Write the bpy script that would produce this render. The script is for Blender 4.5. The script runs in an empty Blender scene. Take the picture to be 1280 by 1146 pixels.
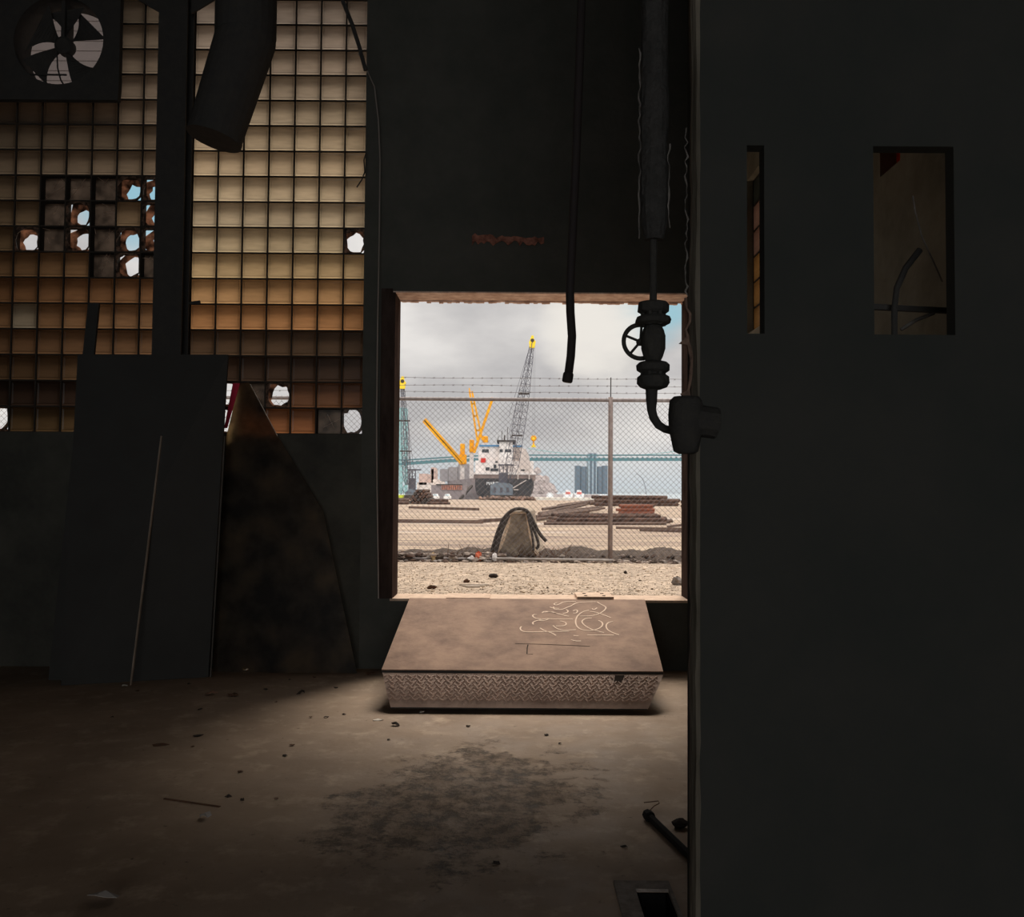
import bpy, bmesh, math, random
from mathutils import Vector, Matrix, noise as mnoise
random.seed(7)
rnd = random.random
def U(a, b): return a + (b - a) * rnd()
SC = bpy.context.scene
COL = SC.collection
PI = math.pi

# ------------------------------------------------------------------ camera
F = 1150.0
CAM = Vector((0, 0, 1.5))
ROT = Matrix.Rotation(math.radians(90 + 2.04), 3, 'X') @ Matrix.Rotation(math.radians(0.4), 3, 'Z')
cd = bpy.data.cameras.new('camera'); cam = bpy.data.objects.new('camera', cd); COL.objects.link(cam)
cd.sensor_fit = 'HORIZONTAL'; cd.sensor_width = 36.0; cd.lens = F / 1280 * 36.0
cd.clip_start = 0.05; cd.clip_end = 20000
cam.matrix_world = Matrix.Translation(CAM) @ ROT.to_4x4()
SC.camera = cam

def ray(px, py):
    return ROT @ Vector(((px - 640) / F, -(py - 573) / F, -1))
def at(px, py, Y):
    d = ray(px, py); return CAM + d * (Y / d.y)
def onz(px, py, z):
    d = ray(px, py); return CAM + d * ((z - CAM.z) / d.z)
D = 7.8          # inner face of the door wall
G0 = 0.56        # yard level at the building
GS = 0.56 / 147.6
def gz(Y): return G0 if Y < 12.4 else G0 - (Y - 12.4) * GS
def ong(px, py):
    d = ray(px, py)
    a = onz(px, py, G0)
    if 0 < a.y < 12.4: return a
    t = (G0 + 12.4 * GS - CAM.z) / (d.z + GS * d.y)
    return CAM + d * t

# ------------------------------------------------------------------ materials
MATS = {}
def mat(name, col, rough=0.8, col2=None, scale=8.0, bump=0.0, bscale=None, metal=0.0, trans=0.0,
        detail=6, lo=0.35, hi=0.65, spec=None, stretch=(1, 1, 1), vcol=None):
    if name in MATS: return MATS[name]
    m = bpy.data.materials.new(name); m.use_nodes = True
    nt = m.node_tree; N = nt.nodes; L = nt.links
    b = N['Principled BSDF']
    b.inputs['Base Color'].default_value = (*col, 1)
    b.inputs['Roughness'].default_value = rough
    b.inputs['Metallic'].default_value = metal
    b.inputs['Specular IOR Level'].default_value = spec if spec is not None else (.5 if rough < .5 else .12)
    geo = N.new('ShaderNodeNewGeometry')
    mp = N.new('ShaderNodeMapping'); mp.inputs['Scale'].default_value = stretch
    L.new(geo.outputs['Position'], mp.inputs['Vector'])
    if col2 is not None:
        n = N.new('ShaderNodeTexNoise'); n.inputs['Scale'].default_value = scale
        n.inputs['Detail'].default_value = detail; n.inputs['Roughness'].default_value = 0.65
        L.new(mp.outputs[0], n.inputs['Vector'])
        r = N.new('ShaderNodeMapRange'); r.inputs['From Min'].default_value = lo; r.inputs['From Max'].default_value = hi
        L.new(n.outputs['Fac'], r.inputs['Value'])
        mx = N.new('ShaderNodeMix'); mx.data_type = 'RGBA'
        mx.inputs['A'].default_value = (*col, 1); mx.inputs['B'].default_value = (*col2, 1)
        L.new(r.outputs[0], mx.inputs['Factor']); L.new(mx.outputs['Result'], b.inputs['Base Color'])
    if bump:
        n2 = N.new('ShaderNodeTexNoise'); n2.inputs['Scale'].default_value = bscale or scale * 3
        n2.inputs['Detail'].default_value = 8; L.new(mp.outputs[0], n2.inputs['Vector'])
        bp = N.new('ShaderNodeBump'); bp.inputs['Strength'].default_value = bump; bp.inputs['Distance'].default_value = 0.02
        L.new(n2.outputs['Fac'], bp.inputs['Height']); L.new(bp.outputs[0], b.inputs['Normal'])
    MATS[name] = m
    return m

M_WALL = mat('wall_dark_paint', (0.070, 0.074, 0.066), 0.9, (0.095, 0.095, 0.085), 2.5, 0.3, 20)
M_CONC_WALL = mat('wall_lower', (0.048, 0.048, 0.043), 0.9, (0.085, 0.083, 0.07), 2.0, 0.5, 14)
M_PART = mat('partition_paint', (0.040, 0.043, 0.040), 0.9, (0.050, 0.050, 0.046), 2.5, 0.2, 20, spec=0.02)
M_BLACK = mat('black_steel', (0.048, 0.047, 0.046), 0.8, (0.06, 0.056, 0.052), 12, 0.2)
M_RUSTFRAME = mat('rusty_frame', (0.035, 0.025, 0.022), 0.95, (0.07, 0.05, 0.043), 9, 0.3, stretch=(1, 1, .3), spec=0.0)
M_SOFFIT = mat('soffit_peeling', (0.88, 0.70, 0.60), 0.85, (0.55, 0.36, 0.28), 10, 0.3)
M_SILL = mat('sill_concrete', (0.74, 0.56, 0.43), 0.9, (0.56, 0.41, 0.31), 12, 0.3)
M_CAST = mat('cast_iron', (0.04, 0.039, 0.037), 0.9, (0.05, 0.047, 0.042), 30, 0.4, 60)
M_INSUL = mat('pipe_insulation', (0.035, 0.035, 0.033), 0.95, (0.055, 0.052, 0.05), 25, 0.6, 60)
M_FUZZ = mat('torn_lagging', (0.26, 0.24, 0.22), 0.95, (0.06, 0.055, 0.05), 9, 0.5)
M_RUBBER = mat('black_rubber', (0.05, 0.042, 0.042), 0.6)
M_BOARD = mat('dark_board', (0.055, 0.054, 0.052), 0.9, (0.048, 0.047, 0.045), 3)
M_BATTEN = mat('pale_batten', (0.30, 0.24, 0.19), 0.7, (0.22, 0.17, 0.13), 6)
M_RED = mat('red_plastic', (0.55, 0.03, 0.07), 0.5)
M_WOOD = mat('worn_wood', (0.08, 0.07, 0.055), 0.9, (0.17, 0.15, 0.12), 12, 0.6, 30, stretch=(1, 1, .12))
M_PINK = mat('torn_paint', (0.50, 0.22, 0.16), 0.9, (0.17, 0.07, 0.05), 20, 0.5)
M_TORN = mat('torn_edge', (0.42, 0.30, 0.25), 0.9, (0.2, 0.11, 0.08), 25, 0.5)
M_DECK = mat('deck_steel', (0.38, 0.25, 0.18), 0.75, (0.22, 0.14, 0.105), 5.0, 0.12, 40, spec=0.1, lo=.36, hi=.68, detail=10)
M_LIP = mat('tread_plate', (0.62, 0.46, 0.38), 0.6, (0.42, 0.30, 0.245), 4, 0.1, 40, spec=0.3)
M_CHALK = mat('chalk', (0.88, 0.69, 0.55), 0.95)
M_GROOVE = mat('groove', (0.03, 0.02, 0.015), 0.9)
M_GALV = mat('galvanised', (0.30, 0.27, 0.26), 0.6, (0.22, 0.18, 0.17), 15, metal=0.2)
M_WIRE = mat('fence_wire', (0.22, 0.20, 0.20), 0.6)
M_POST = mat('fence_post', (0.36, 0.29, 0.26), 0.7, (0.26, 0.20, 0.18), 10)
M_BARRIER = mat('barrier_concrete', (0.42, 0.345, 0.265), 0.95, (0.20, 0.16, 0.125), 6, 0.7, 18)
M_BARRIER_EDGE = mat('barrier_edge', (0.9, 0.72, 0.54), 0.95, (0.72, 0.52, 0.36), 8, 0.4)
M_RUST = mat('rust_pipe', (0.15, 0.09, 0.068), 0.9, (0.05, 0.034, 0.029), 5, lo=.4, hi=.58)
M_RUST2 = mat('bright_rust', (0.27, 0.10, 0.06), 0.9, (0.14, 0.05, 0.035), 6)
M_TIMBER = mat('brown_timber', (0.17, 0.115, 0.09), 0.9, (0.09, 0.062, 0.052), 2)
M_MUD = mat('mud', (0.11, 0.08, 0.062), 0.95, (0.04, 0.03, 0.025), 16, 1.0, 30)
M_RUBBLE = mat('rubble', (0.24, 0.18, 0.15), 0.95, (0.50, 0.42, 0.36), 7, 0.4)
M_YEL = mat('crane_yellow', (0.90, 0.42, 0.02), 0.6, (0.72, 0.30, 0.02), 0.4)
M_YEL2 = mat('head_yellow', (0.85, 0.62, 0.05), 0.6)
M_CRSTEEL = mat('crane_lattice', (0.11, 0.11, 0.13), 0.7)
M_CRBODY = mat('crane_body', (0.20, 0.24, 0.28), 0.7, (0.13, 0.16, 0.19), .8)
M_TRACK = mat('crane_track', (0.07, 0.06, 0.055), 0.9)
M_HULL = mat('ship_hull', (0.045, 0.046, 0.05), 0.7, (0.075, 0.07, 0.07), .3)
M_HULLSIDE = mat('ship_side', (0.23, 0.19, 0.19), 0.8, (0.30, 0.25, 0.24), .25)
M_SALMON = mat('salmon_band', (0.62, 0.25, 0.16), 0.8, (0.40, 0.2, 0.16), .5)
M_SHIPWHITE = mat('ship_white', (0.80, 0.74, 0.70), 0.7, (0.64, 0.57, 0.53), .35)
M_SHIPTAN = mat('ship_tan', (0.62, 0.53, 0.47), 0.8, (0.5, 0.42, 0.38), .35)
M_SHIPGREY = mat('ship_grey', (0.30, 0.28, 0.29), 0.8, (0.36, 0.34, 0.34), .3)
M_SHIPBROWN = mat('ship_bulwark', (0.30, 0.22, 0.19), 0.8, (0.18, 0.14, 0.13), .6)
M_BLUE = mat('ship_blue', (0.10, 0.25, 0.42), 0.6)
M_DARKGLASS = mat('dark_window', (0.03, 0.035, 0.04), 0.2)
M_LETTER = mat('white_lettering', (0.9, 0.88, 0.86), 0.8)
M_SHIPRED = mat('ship_red', (0.6, 0.05, 0.04), 0.7)
M_TEAL = mat('bridge_teal', (0.30, 0.48, 0.47), 0.7)
M_TEALD = mat('bridge_teal_dark', (0.11, 0.22, 0.235), 0.7)
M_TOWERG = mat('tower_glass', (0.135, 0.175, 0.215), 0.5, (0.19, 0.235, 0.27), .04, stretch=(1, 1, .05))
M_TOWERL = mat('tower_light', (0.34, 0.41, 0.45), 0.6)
M_BRICK = mat('far_brick', (0.62, 0.44, 0.37), 0.9, (0.50, 0.35, 0.30), .1)
M_BRICK2 = mat('far_pale', (0.72, 0.62, 0.55), 0.9, (0.6, 0.5, 0.44), .1)
M_MOUND = mat('mound', (0.42, 0.35, 0.33), 0.95, (0.55, 0.47, 0.44), .1, 0)
M_WHITE = mat('white_paint', (0.85, 0.84, 0.82), 0.5)
M_LIME = mat('lime', (0.65, 0.75, 0.08), 0.6)
M_STONE = mat('stone', (0.35, 0.31, 0.28), 0.9, (0.2, 0.17, 0.15), 15, 0.4)
M_LEAF = mat('dead_leaf', (0.17, 0.09, 0.055), 0.9, (0.09, 0.05, 0.035), 20)
M_PALECHIP = mat('pale_chip', (0.75, 0.68, 0.60), 0.9)
M_DARKCHIP = mat('dark_chip', (0.045, 0.035, 0.03), 0.9)
M_PLASTER = mat('dim_plaster', (0.34, 0.33, 0.27), 0.9, (0.22, 0.21, 0.17), 3, 0.3)
M_MORTAR = mat('mortar', (0.045, 0.038, 0.032), 0.95)
M_STONEW = mat('white_litter', (0.8, 0.76, 0.74), 0.8)

def mat_nodes(name):
    m = bpy.data.materials.new(name); m.use_nodes = True
    nt = m.node_tree; nt.nodes.clear()
    out = nt.nodes.new('ShaderNodeOutputMaterial')
    MATS[name] = m
    return m, nt.nodes, nt.links, out

def glass_mat():
    # grimy glass block face: light passes diffusely, tinted by dirt and painted shade stored per block
    m, N, L, out = mat_nodes('glass_block_face')
    a = N.new('ShaderNodeAttribute'); a.attribute_name = 'grime_shade'
    geo = N.new('ShaderNodeNewGeometry')
    mp = N.new('ShaderNodeMapping'); mp.inputs['Scale'].default_value = (1, 1, 6)
    L.new(geo.outputs['Position'], mp.inputs['Vector'])
    n = N.new('ShaderNodeTexNoise'); n.inputs['Scale'].default_value = 7; n.inputs['Detail'].default_value = 5
    L.new(mp.outputs[0], n.inputs['Vector'])
    r = N.new('ShaderNodeMapRange'); r.inputs['To Min'].default_value = 0.72; r.inputs['To Max'].default_value = 1.25
    L.new(n.outputs['Fac'], r.inputs['Value'])
    mx = N.new('ShaderNodeVectorMath'); mx.operation = 'SCALE'
    L.new(a.outputs['Color'], mx.inputs[0]); L.new(r.outputs[0], mx.inputs['Scale'])
    t = N.new('ShaderNodeBsdfTranslucent'); L.new(mx.outputs[0], t.inputs['Color'])
    g = N.new('ShaderNodeBsdfGlossy'); g.inputs['Roughness'].default_value = 0.25; g.inputs['Color'].default_value = (.5, .5, .5, 1)
    ms = N.new('ShaderNodeMixShader'); ms.inputs[0].default_value = 0.05
    L.new(t.outputs[0], ms.inputs[1]); L.new(g.outputs[0], ms.inputs[2]); L.new(ms.outputs[0], out.inputs['Surface'])
    return m
M_GLASS = glass_mat()

def translucent_mat(name, col, col2, scale, tr=0.6, transp=0.0, rough=.4, gloss=.08):
    m, N, L, out = mat_nodes(name)
    geo = N.new('ShaderNodeNewGeometry')
    n = N.new('ShaderNodeTexNoise'); n.inputs['Scale'].default_value = scale; n.inputs['Detail'].default_value = 6
    L.new(geo.outputs['Position'], n.inputs['Vector'])
    mx = N.new('ShaderNodeMix'); mx.data_type = 'RGBA'
    r = N.new('ShaderNodeMapRange'); r.inputs['From Min'].default_value = .35; r.inputs['From Max'].default_value = .65
    L.new(n.outputs['Fac'], r.inputs['Value']); L.new(r.outputs[0], mx.inputs['Factor'])
    mx.inputs['A'].default_value = (*col, 1); mx.inputs['B'].default_value = (*col2, 1)
    t = N.new('ShaderNodeBsdfTranslucent'); d = N.new('ShaderNodeBsdfDiffuse')
    L.new(mx.outputs['Result'], t.inputs['Color']); L.new(mx.outputs['Result'], d.inputs['Color'])
    ms = N.new('ShaderNodeMixShader'); ms.inputs[0].default_value = tr
    L.new(d.outputs[0], ms.inputs[1]); L.new(t.outputs[0], ms.inputs[2])
    g = N.new('ShaderNodeBsdfGlossy'); g.inputs['Roughness'].default_value = rough
    m2 = N.new('ShaderNodeMixShader'); m2.inputs[0].default_value = gloss
    L.new(ms.outputs[0], m2.inputs[1]); L.new(g.outputs[0], m2.inputs[2])
    last = m2
    if transp:
        tp = N.new('ShaderNodeBsdfTransparent'); m3 = N.new('ShaderNodeMixShader'); m3.inputs[0].default_value = transp
        L.new(m2.outputs[0], m3.inputs[1]); L.new(tp.outputs[0], m3.inputs[2]); last = m3
    L.new(last.outputs[0], out.inputs['Surface'])
    return m
M_WEB = translucent_mat('glass_block_web', (0.75, 0.55, 0.42), (0.55, 0.38, 0.28), 9, .4)
M_BACKPANE = translucent_mat('glass_block_back', (0.7, 0.66, 0.6), (0.55, 0.5, 0.42), 9, .8, .75)
M_SHARD = translucent_mat('glass_shard', (0.06, 0.04, 0.03), (0.40, 0.27, 0.20), 30, .6, 0, .15, .12)
M_RIM = translucent_mat('broken_rear_rim', (0.42, 0.28, 0.21), (0.07, 0.045, 0.035), 16, .8, 0, .2, .05)
M_CLEARDARK = translucent_mat('cracked_glass', (0.05, 0.038, 0.030), (0.014, 0.011, 0.009), 9, .7, 0.0, .25, .04)
M_SHEET = translucent_mat('cloudy_sheet', (0.75, 0.62, 0.42), (0.20, 0.15, 0.10), 4, .96, 0, .4, .012)
M_LOUVRE = translucent_mat('grey_shutter', (0.085, 0.078, 0.08), (0.095, 0.085, 0.087), 5, .8, 0, .6, 0.0)
M_AMBER = translucent_mat('amber_glass', (0.55, 0.10, 0.02), (0.30, 0.06, 0.02), 20, .9)

def floor_mat():
    m = bpy.data.materials.new('concrete_floor'); m.use_nodes = True
    nt = m.node_tree; N = nt.nodes; L = nt.links; b = N['Principled BSDF']
    geo = N.new('ShaderNodeNewGeometry')
    def noise(scale, detail=8, rough=.65, stretch=None):
        n = N.new('ShaderNodeTexNoise'); n.inputs['Scale'].default_value = scale
        n.inputs['Detail'].default_value = detail; n.inputs['Roughness'].default_value = rough
        if stretch:
            mp = N.new('ShaderNodeMapping'); mp.inputs['Scale'].default_value = stretch
            L.new(geo.outputs['Position'], mp.inputs['Vector']); L.new(mp.outputs[0], n.inputs['Vector'])
        else: L.new(geo.outputs['Position'], n.inputs['Vector'])
        return n.outputs['Fac']
    def rng(v, a, b_, c=0, d=1):
        r = N.new('ShaderNodeMapRange'); r.inputs['From Min'].default_value = a; r.inputs['From Max'].default_value = b_
        r.inputs['To Min'].default_value = c; r.inputs['To Max'].default_value = d
        L.new(v, r.inputs['Value']); return r.outputs[0]
    def mix(f, A, B):
        x = N.new('ShaderNodeMix'); x.data_type = 'RGBA'
        L.new(f, x.inputs['Factor'])
        for k, v in (('A', A), ('B', B)):
            if isinstance(v, tuple): x.inputs[k].default_value = (*v, 1)
            else: L.new(v, x.inputs[k])
        return x.outputs['Result']
    def math_(op, a, b_):
        x = N.new('ShaderNodeMath'); x.operation = op
        for i, v in enumerate((a, b_)):
            if isinstance(v, (int, float)): x.inputs[i].default_value = v
            else: L.new(v, x.inputs[i])
        return x.outputs[0]
    base = mix(rng(noise(1.1), .35, .65), (0.43, 0.32, 0.235), (0.30, 0.22, 0.16))
    base = mix(rng(noise(5, 8, .7), .52, .7), base, (0.52, 0.40, 0.295))
    base = mix(rng(noise(22, 6, .7), .62, .72), base, (0.12, 0.09, 0.07))
    # spalled rough patch in front of the ramp
    sep = N.new('ShaderNodeSeparateXYZ'); L.new(geo.outputs['Position'], sep.inputs[0])
    X = sep.outputs[0]; Y = sep.outputs[1]
    c = onz(582, 1000, 0)
    dx = math_('DIVIDE', math_('SUBTRACT', X, c.x), 0.62); dy = math_('DIVIDE', math_('SUBTRACT', Y, c.y), 0.95)
    # slanted ellipse
    dxs = math_('SUBTRACT', dx, math_('MULTIPLY', dy, 0.25))
    dd = math_('SQRT', math_('ADD', math_('MULTIPLY', dxs, dxs), math_('MULTIPLY', dy, dy)), 0)
    dd = math_('ADD', dd, rng(noise(3.2, 10, .75), .3, .7, -.55, .55))
    mask = rng(dd, .75, .9, 1, 0)
    chip = rng(noise(13, 8, .75, (1, .8, 1)), .42, .56)
    patch = mix(chip, (0.115, 0.088, 0.066), (0.29, 0.215, 0.16))
    mk = math_('MULTIPLY', mask, rng(noise(7, 6, .7), .35, .5))
    col = mix(mk, base, patch)
    L.new(col, b.inputs['Base Color'])
    L.new(rng(noise(3), .3, .7, .55, .85), b.inputs['Roughness'])
    b.inputs['Specular IOR Level'].default_value = 0.15
    bp = N.new('ShaderNodeBump'); bp.inputs['Distance'].default_value = 0.012; bp.inputs['Strength'].default_value = .5
    h = math_('ADD', math_('MULTIPLY', noise(18, 10, .7), .6), math_('MULTIPLY', math_('MULTIPLY', mk, chip), .8))
    L.new(h, bp.inputs['Height']); L.new(bp.outputs[0], b.inputs['Normal'])
    MATS['floor'] = m
    return m
M_FLOOR = floor_mat()

def ground_mat():
    m = bpy.data.materials.new('yard_ground'); m.use_nodes = True
    nt = m.node_tree; N = nt.nodes; L = nt.links; b = N['Principled BSDF']
    geo = N.new('ShaderNodeNewGeometry')
    def noise(scale, detail=8, stretch=(1, 1, 1), rough=.65):
        n = N.new('ShaderNodeTexNoise'); n.inputs['Scale'].default_value = scale; n.inputs['Detail'].default_value = detail
        n.inputs['Roughness'].default_value = rough
        mp = N.new('ShaderNodeMapping'); mp.inputs['Scale'].default_value = stretch
        L.new(geo.outputs['Position'], mp.inputs['Vector']); L.new(mp.outputs[0], n.inputs['Vector'])
        return n.outputs['Fac']
    def rng(v, a, b_):
        r = N.new('ShaderNodeMapRange'); r.inputs['From Min'].default_value = a; r.inputs['From Max'].default_value = b_
        L.new(v, r.inputs['Value']); return r.outputs[0]
    def mix(f, A, B):
        x = N.new('ShaderNodeMix'); x.data_type = 'RGBA'; L.new(f, x.inputs['Factor'])
        for k, v in (('A', A), ('B', B)):
            if isinstance(v, tuple): x.inputs[k].default_value = (*v, 1)
            else: L.new(v, x.inputs[k])
        return x.outputs['Result']
    c = mix(rng(noise(.35, 8, (.35, 1, 1)), .38, .62), (0.46, 0.355, 0.25), (0.30, 0.222, 0.155))
    c = mix(rng(noise(.22, 6, (.4, 1, 1)), .56, .64), c, (0.54, 0.49, 0.45))
    c = mix(rng(noise(.6, 9, (.18, 1, 1), .75), .54, .62), c, (0.13, 0.09, 0.07))
    c = mix(rng(noise(3.0, 8, (.12, 1, 1), .75), .46, .58), c, (0.19, 0.13, 0.10))
    # gravel near the building
    sep = N.new('ShaderNodeSeparateXYZ'); L.new(geo.outputs['Position'], sep.inputs[0])
    near = rng(sep.outputs[1], 12.5, 12.0)
    v = N.new('ShaderNodeTexVoronoi'); v.inputs['Scale'].default_value = 20
    L.new(geo.outputs['Position'], v.inputs['Vector'])
    hs = N.new('ShaderNodeSeparateColor'); L.new(v.outputs['Color'], hs.inputs[0])
    gcol = mix(hs.outputs[0], (0.25, 0.19, 0.14), (0.62, 0.48, 0.36))
    gcol = mix(rng(noise(60, 4), .60, .68), gcol, (0.08, 0.06, 0.045))
    c = mix(near, c, gcol)
    L.new(c, b.inputs['Base Color']); b.inputs['Roughness'].default_value = .95
    bp = N.new('ShaderNodeBump'); bp.inputs['Distance'].default_value = 0.03; bp.inputs['Strength'].default_value = .6
    L.new(noise(14, 10, (1, 1, 1), .75), bp.inputs['Height']); L.new(bp.outputs[0], b.inputs['Normal'])
    return m
M_GROUND = ground_mat()

def water_mat():
    m = mat('river_water', (0.30, 0.345, 0.375), 0.95, (0.34, 0.38, 0.41), .02, 0.1, .3, spec=0.02)
    return m
M_WATER = water_mat()

# ------------------------------------------------------------------ object helpers
WL = {}
def tag(o, label=None, cat=None, group=None, kind=None):
    if label: o['label'] = label
    if cat: o['category'] = cat
    if group: o['group'] = group
    if kind: o['kind'] = kind
    return o
def thing(name, loc, label, cat, group=None):
    o = bpy.data.objects.new(name, None); COL.objects.link(o); o.empty_display_size = .1
    o.location = loc; WL[o.name] = Vector(loc)
    return tag(o, label, cat, group)
class MB:
    def __init__(s): s.v = []; s.f = []; s.mi = []; s.m = 0; s.c = None
    def add(s, vs, fs):
        k = len(s.v); s.v += [Vector(p) for p in vs]
        for f in fs: s.f.append(tuple(i + k for i in f)); s.mi.append(s.m)
    def box(s, x0, x1, y0, y1, z0, z1):
        s.add([(x0,y0,z0),(x1,y0,z0),(x1,y1,z0),(x0,y1,z0),(x0,y0,z1),(x1,y0,z1),(x1,y1,z1),(x0,y1,z1)],
              [(0,3,2,1),(4,5,6,7),(0,1,5,4),(1,2,6,5),(2,3,7,6),(3,0,4,7)])
        return s
    def cbox(s, c, w, d, h):   # centre bottom
        return s.box(c[0]-w/2, c[0]+w/2, c[1]-d/2, c[1]+d/2, c[2], c[2]+h)
    def bar(s, p, q, w, h=None, up=(0,0,1)):
        h = h or w; p = Vector(p); q = Vector(q); d = (q-p).normalized(); u = Vector(up)
        if abs(d.dot(u)) > .97: u = Vector((1,0,0))
        a = d.cross(u).normalized() * w/2; b = a.cross(d).normalized() * h/2
        vs = [p-a-b, p+a-b, p+a+b, p-a+b, q-a-b, q+a-b, q+a+b, q-a+b]
        s.add(vs, [(0,3,2,1),(4,5,6,7),(0,1,5,4),(1,2,6,5),(2,3,7,6),(3,0,4,7)]); return s
    def prism(s, pts, vec):
        n = len(pts); vec = Vector(vec); pts = [Vector(p) for p in pts]
        s.add(pts + [p+vec for p in pts], [tuple(range(n)), tuple(range(2*n-1, n-1, -1))] +
              [(i, (i+1)%n, (i+1)%n+n, i+n) for i in range(n)]); return s
    def tube(s, pts, r, n=10, rr=None, cap=True):
        pts = [Vector(p) for p in pts]; k = len(pts); rs = rr or [r]*k
        rings = []; u = None
        for i, p in enumerate(pts):
            d = (pts[min(i+1,k-1)] - pts[max(i-1,0)]).normalized()
            if u is None:
                u = Vector((0,0,1)) if abs(d.z) < .9 else Vector((1,0,0))
            a = (u - d*u.dot(d)).normalized(); u = a; b = d.cross(a)
            rings.append([p + (a*math.cos(t*2*PI/n) + b*math.sin(t*2*PI/n))*rs[i] for t in range(n)])
        vs = [v for rg in rings for v in rg]
        fs = [(i*n+j, i*n+(j+1)%n, (i+1)*n+(j+1)%n, (i+1)*n+j) for i in range(k-1) for j in range(n)]
        if cap: fs += [tuple(range(n-1,-1,-1)), tuple((k-1)*n+j for j in range(n))]
        s.add(vs, fs); return s
    def lathe(s, c, prof, n=20, axis='Z', jit=0):   # prof: (offset along axis, radius)
        c = Vector(c)
        vs = []
        for h, r in prof:
            for j in range(n):
                t = 2*PI*j/n; q = r*(1+U(-jit, jit)); x, y = q*math.cos(t), q*math.sin(t)
                vs.append(c + (Vector((x,y,h)) if axis=='Z' else Vector((x,h,y)) if axis=='Y' else Vector((h,x,y))))
        k = len(prof)
        fs = [(i*n+j, i*n+(j+1)%n, (i+1)*n+(j+1)%n, (i+1)*n+j) for i in range(k-1) for j in range(n)]
        fs += [tuple(range(n-1,-1,-1)), tuple((k-1)*n+j for j in range(n))]
        s.add(vs, fs); return s
    def blob(s, c, rx, ry, rz, jit=.2, seg=8, rings=5, flat=True):
        c = Vector(c); vs = []
        for i in range(rings+1):
            ph = PI*i/rings
            for j in range(seg):
                t = 2*PI*j/seg; k = 1+U(-jit, jit)
                z = math.cos(ph)*rz*k
                vs.append(c + Vector((math.sin(ph)*math.cos(t)*rx*k, math.sin(ph)*math.sin(t)*ry*k, z)))
        fs = [(i*seg+j, (i+1)*seg+j, (i+1)*seg+(j+1)%seg, i*seg+(j+1)%seg) for i in range(rings) for j in range(seg)]
        s.add(vs, fs); return s
    def build(s, name, m, parent=None, smooth=False, origin=None):
        if origin is None:
            xs = [v.x for v in s.v]; ys = [v.y for v in s.v]; zs = [v.z for v in s.v]
            origin = Vector(((min(xs)+max(xs))/2, (min(ys)+max(ys))/2, min(zs)))
        me = bpy.data.meshes.new(name)
        me.from_pydata([v - origin for v in s.v], [], s.f)
        for mm in (m if isinstance(m, (list, tuple)) else [m]): me.materials.append(mm)
        me.polygons.foreach_set('material_index', s.mi)
        if smooth: me.polygons.foreach_set('use_smooth', [True]*len(s.f))
        bm = bmesh.new(); bm.from_mesh(me); bmesh.ops.recalc_face_normals(bm, faces=bm.faces); bm.to_mesh(me); bm.free()
        me.update()
        o = bpy.data.objects.new(name, me); COL.objects.link(o)
        o.location = origin; WL[o.name] = Vector(origin)
        if parent is not None:
            o.parent = parent; o.location = origin - WL[parent.name]
        return o
def bevel(o, w, seg=2):
    b = o.modifiers.new('bevel', 'BEVEL'); b.width = w; b.segments = seg; b.limit_method = 'ANGLE'; return o
def struct(o, label=None):
    o['kind'] = 'structure'
    if label: o['label'] = label
    return o

# ================================================================== BUILDING
RX = 1.78     # bay side wall
# floor with pit
h0, h1, hy0, hy1 = 0.475, 0.598, 2.60, 3.51
f = MB()
for b in ((-6.6,h0,-8,D+.3),(h1,7,-8,D+.3),(h0,h1,-8,hy0),(h0,h1,hy1,D+.3)): f.box(b[0],b[1],b[2],b[3],-.2,0)
struct(f.build('floor', M_FLOOR, origin=Vector((0,0,0))), 'stained concrete floor inside the dark hall')
p = MB(); p.box(h0,h1,hy0,hy1,-1.0,-.95); p.box(h0+.0005,h0+.012,hy0,hy1,-.95,-.001); p.box(h1-.012,h1-.0005,hy0,hy1,-.95,-.001); p.box(h0+.012,h1-.012,hy1-.012,hy1-.0005,-.95,-.001); p.box(h0+.012,h1-.012,hy0+.0005,hy0+.012,-.95,-.001)
struct(p.build('trim_2', mat('pit_shade_black',(.012,.012,.012),.95,spec=0.0)), 'lining of the small floor pit, blackened as its shade')  # lining coloured near black to stand for the pit's inner shade
# pit frame
pf = MB(); pf.box(.40,.612,hy1,3.585,0,.012); pf.box(.40,h0,2.55,hy1,0,.012); pf.box(h1,.612,2.6,hy1,0,.012)
tag(pf.build('pit_frame', M_STONE), 'grey frame around the dark floor pit at the foot of the partition', 'frame')

# window grid geometry
A = at(177, 190, D); Bp = at(430.6, 190, D); PX = (Bp.x - A.x) / 8
Zb = at(350, 542, D).z; Zt = at(350, 29.4, D).z; PZ = (Zt - Zb) / 16
X0 = A.x
WXL = X0 - 12*PX          # left end
WXR = at(456, 250, D).x
ROWS = 18
WZT = Zb + ROWS*PZ
SZ = at(500, 748, D).z; DT = at(600, 364.5, D).z
DL, DR = at(489.5, 550, D).x, at(866, 550, D).x
WT = 8.15
CEIL = 6.3
w = MB()
w.m = 1
w.box(-6.6, WXR, D, WT, -.2, Zb)          # below glass
w.m = 0
w.box(-6.6, WXL, D, WT, Zb, CEIL); w.box(WXL, WXR, D, WT, WZT, CEIL)
w.box(WXR, DL, D, WT, -.2, CEIL)
w.box(DL, DR, D, WT, DT, CEIL)
w.box(DL, DR, D, WT, -.2, SZ-.02)
w.box(DR, RX+.3, D, WT, -.2, CEIL)
struct(w.build('wall_front', [M_WALL, M_CONC_WALL], origin=Vector((0,0,0))), 'dark front wall with the glass block window and loading doorway')
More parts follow.
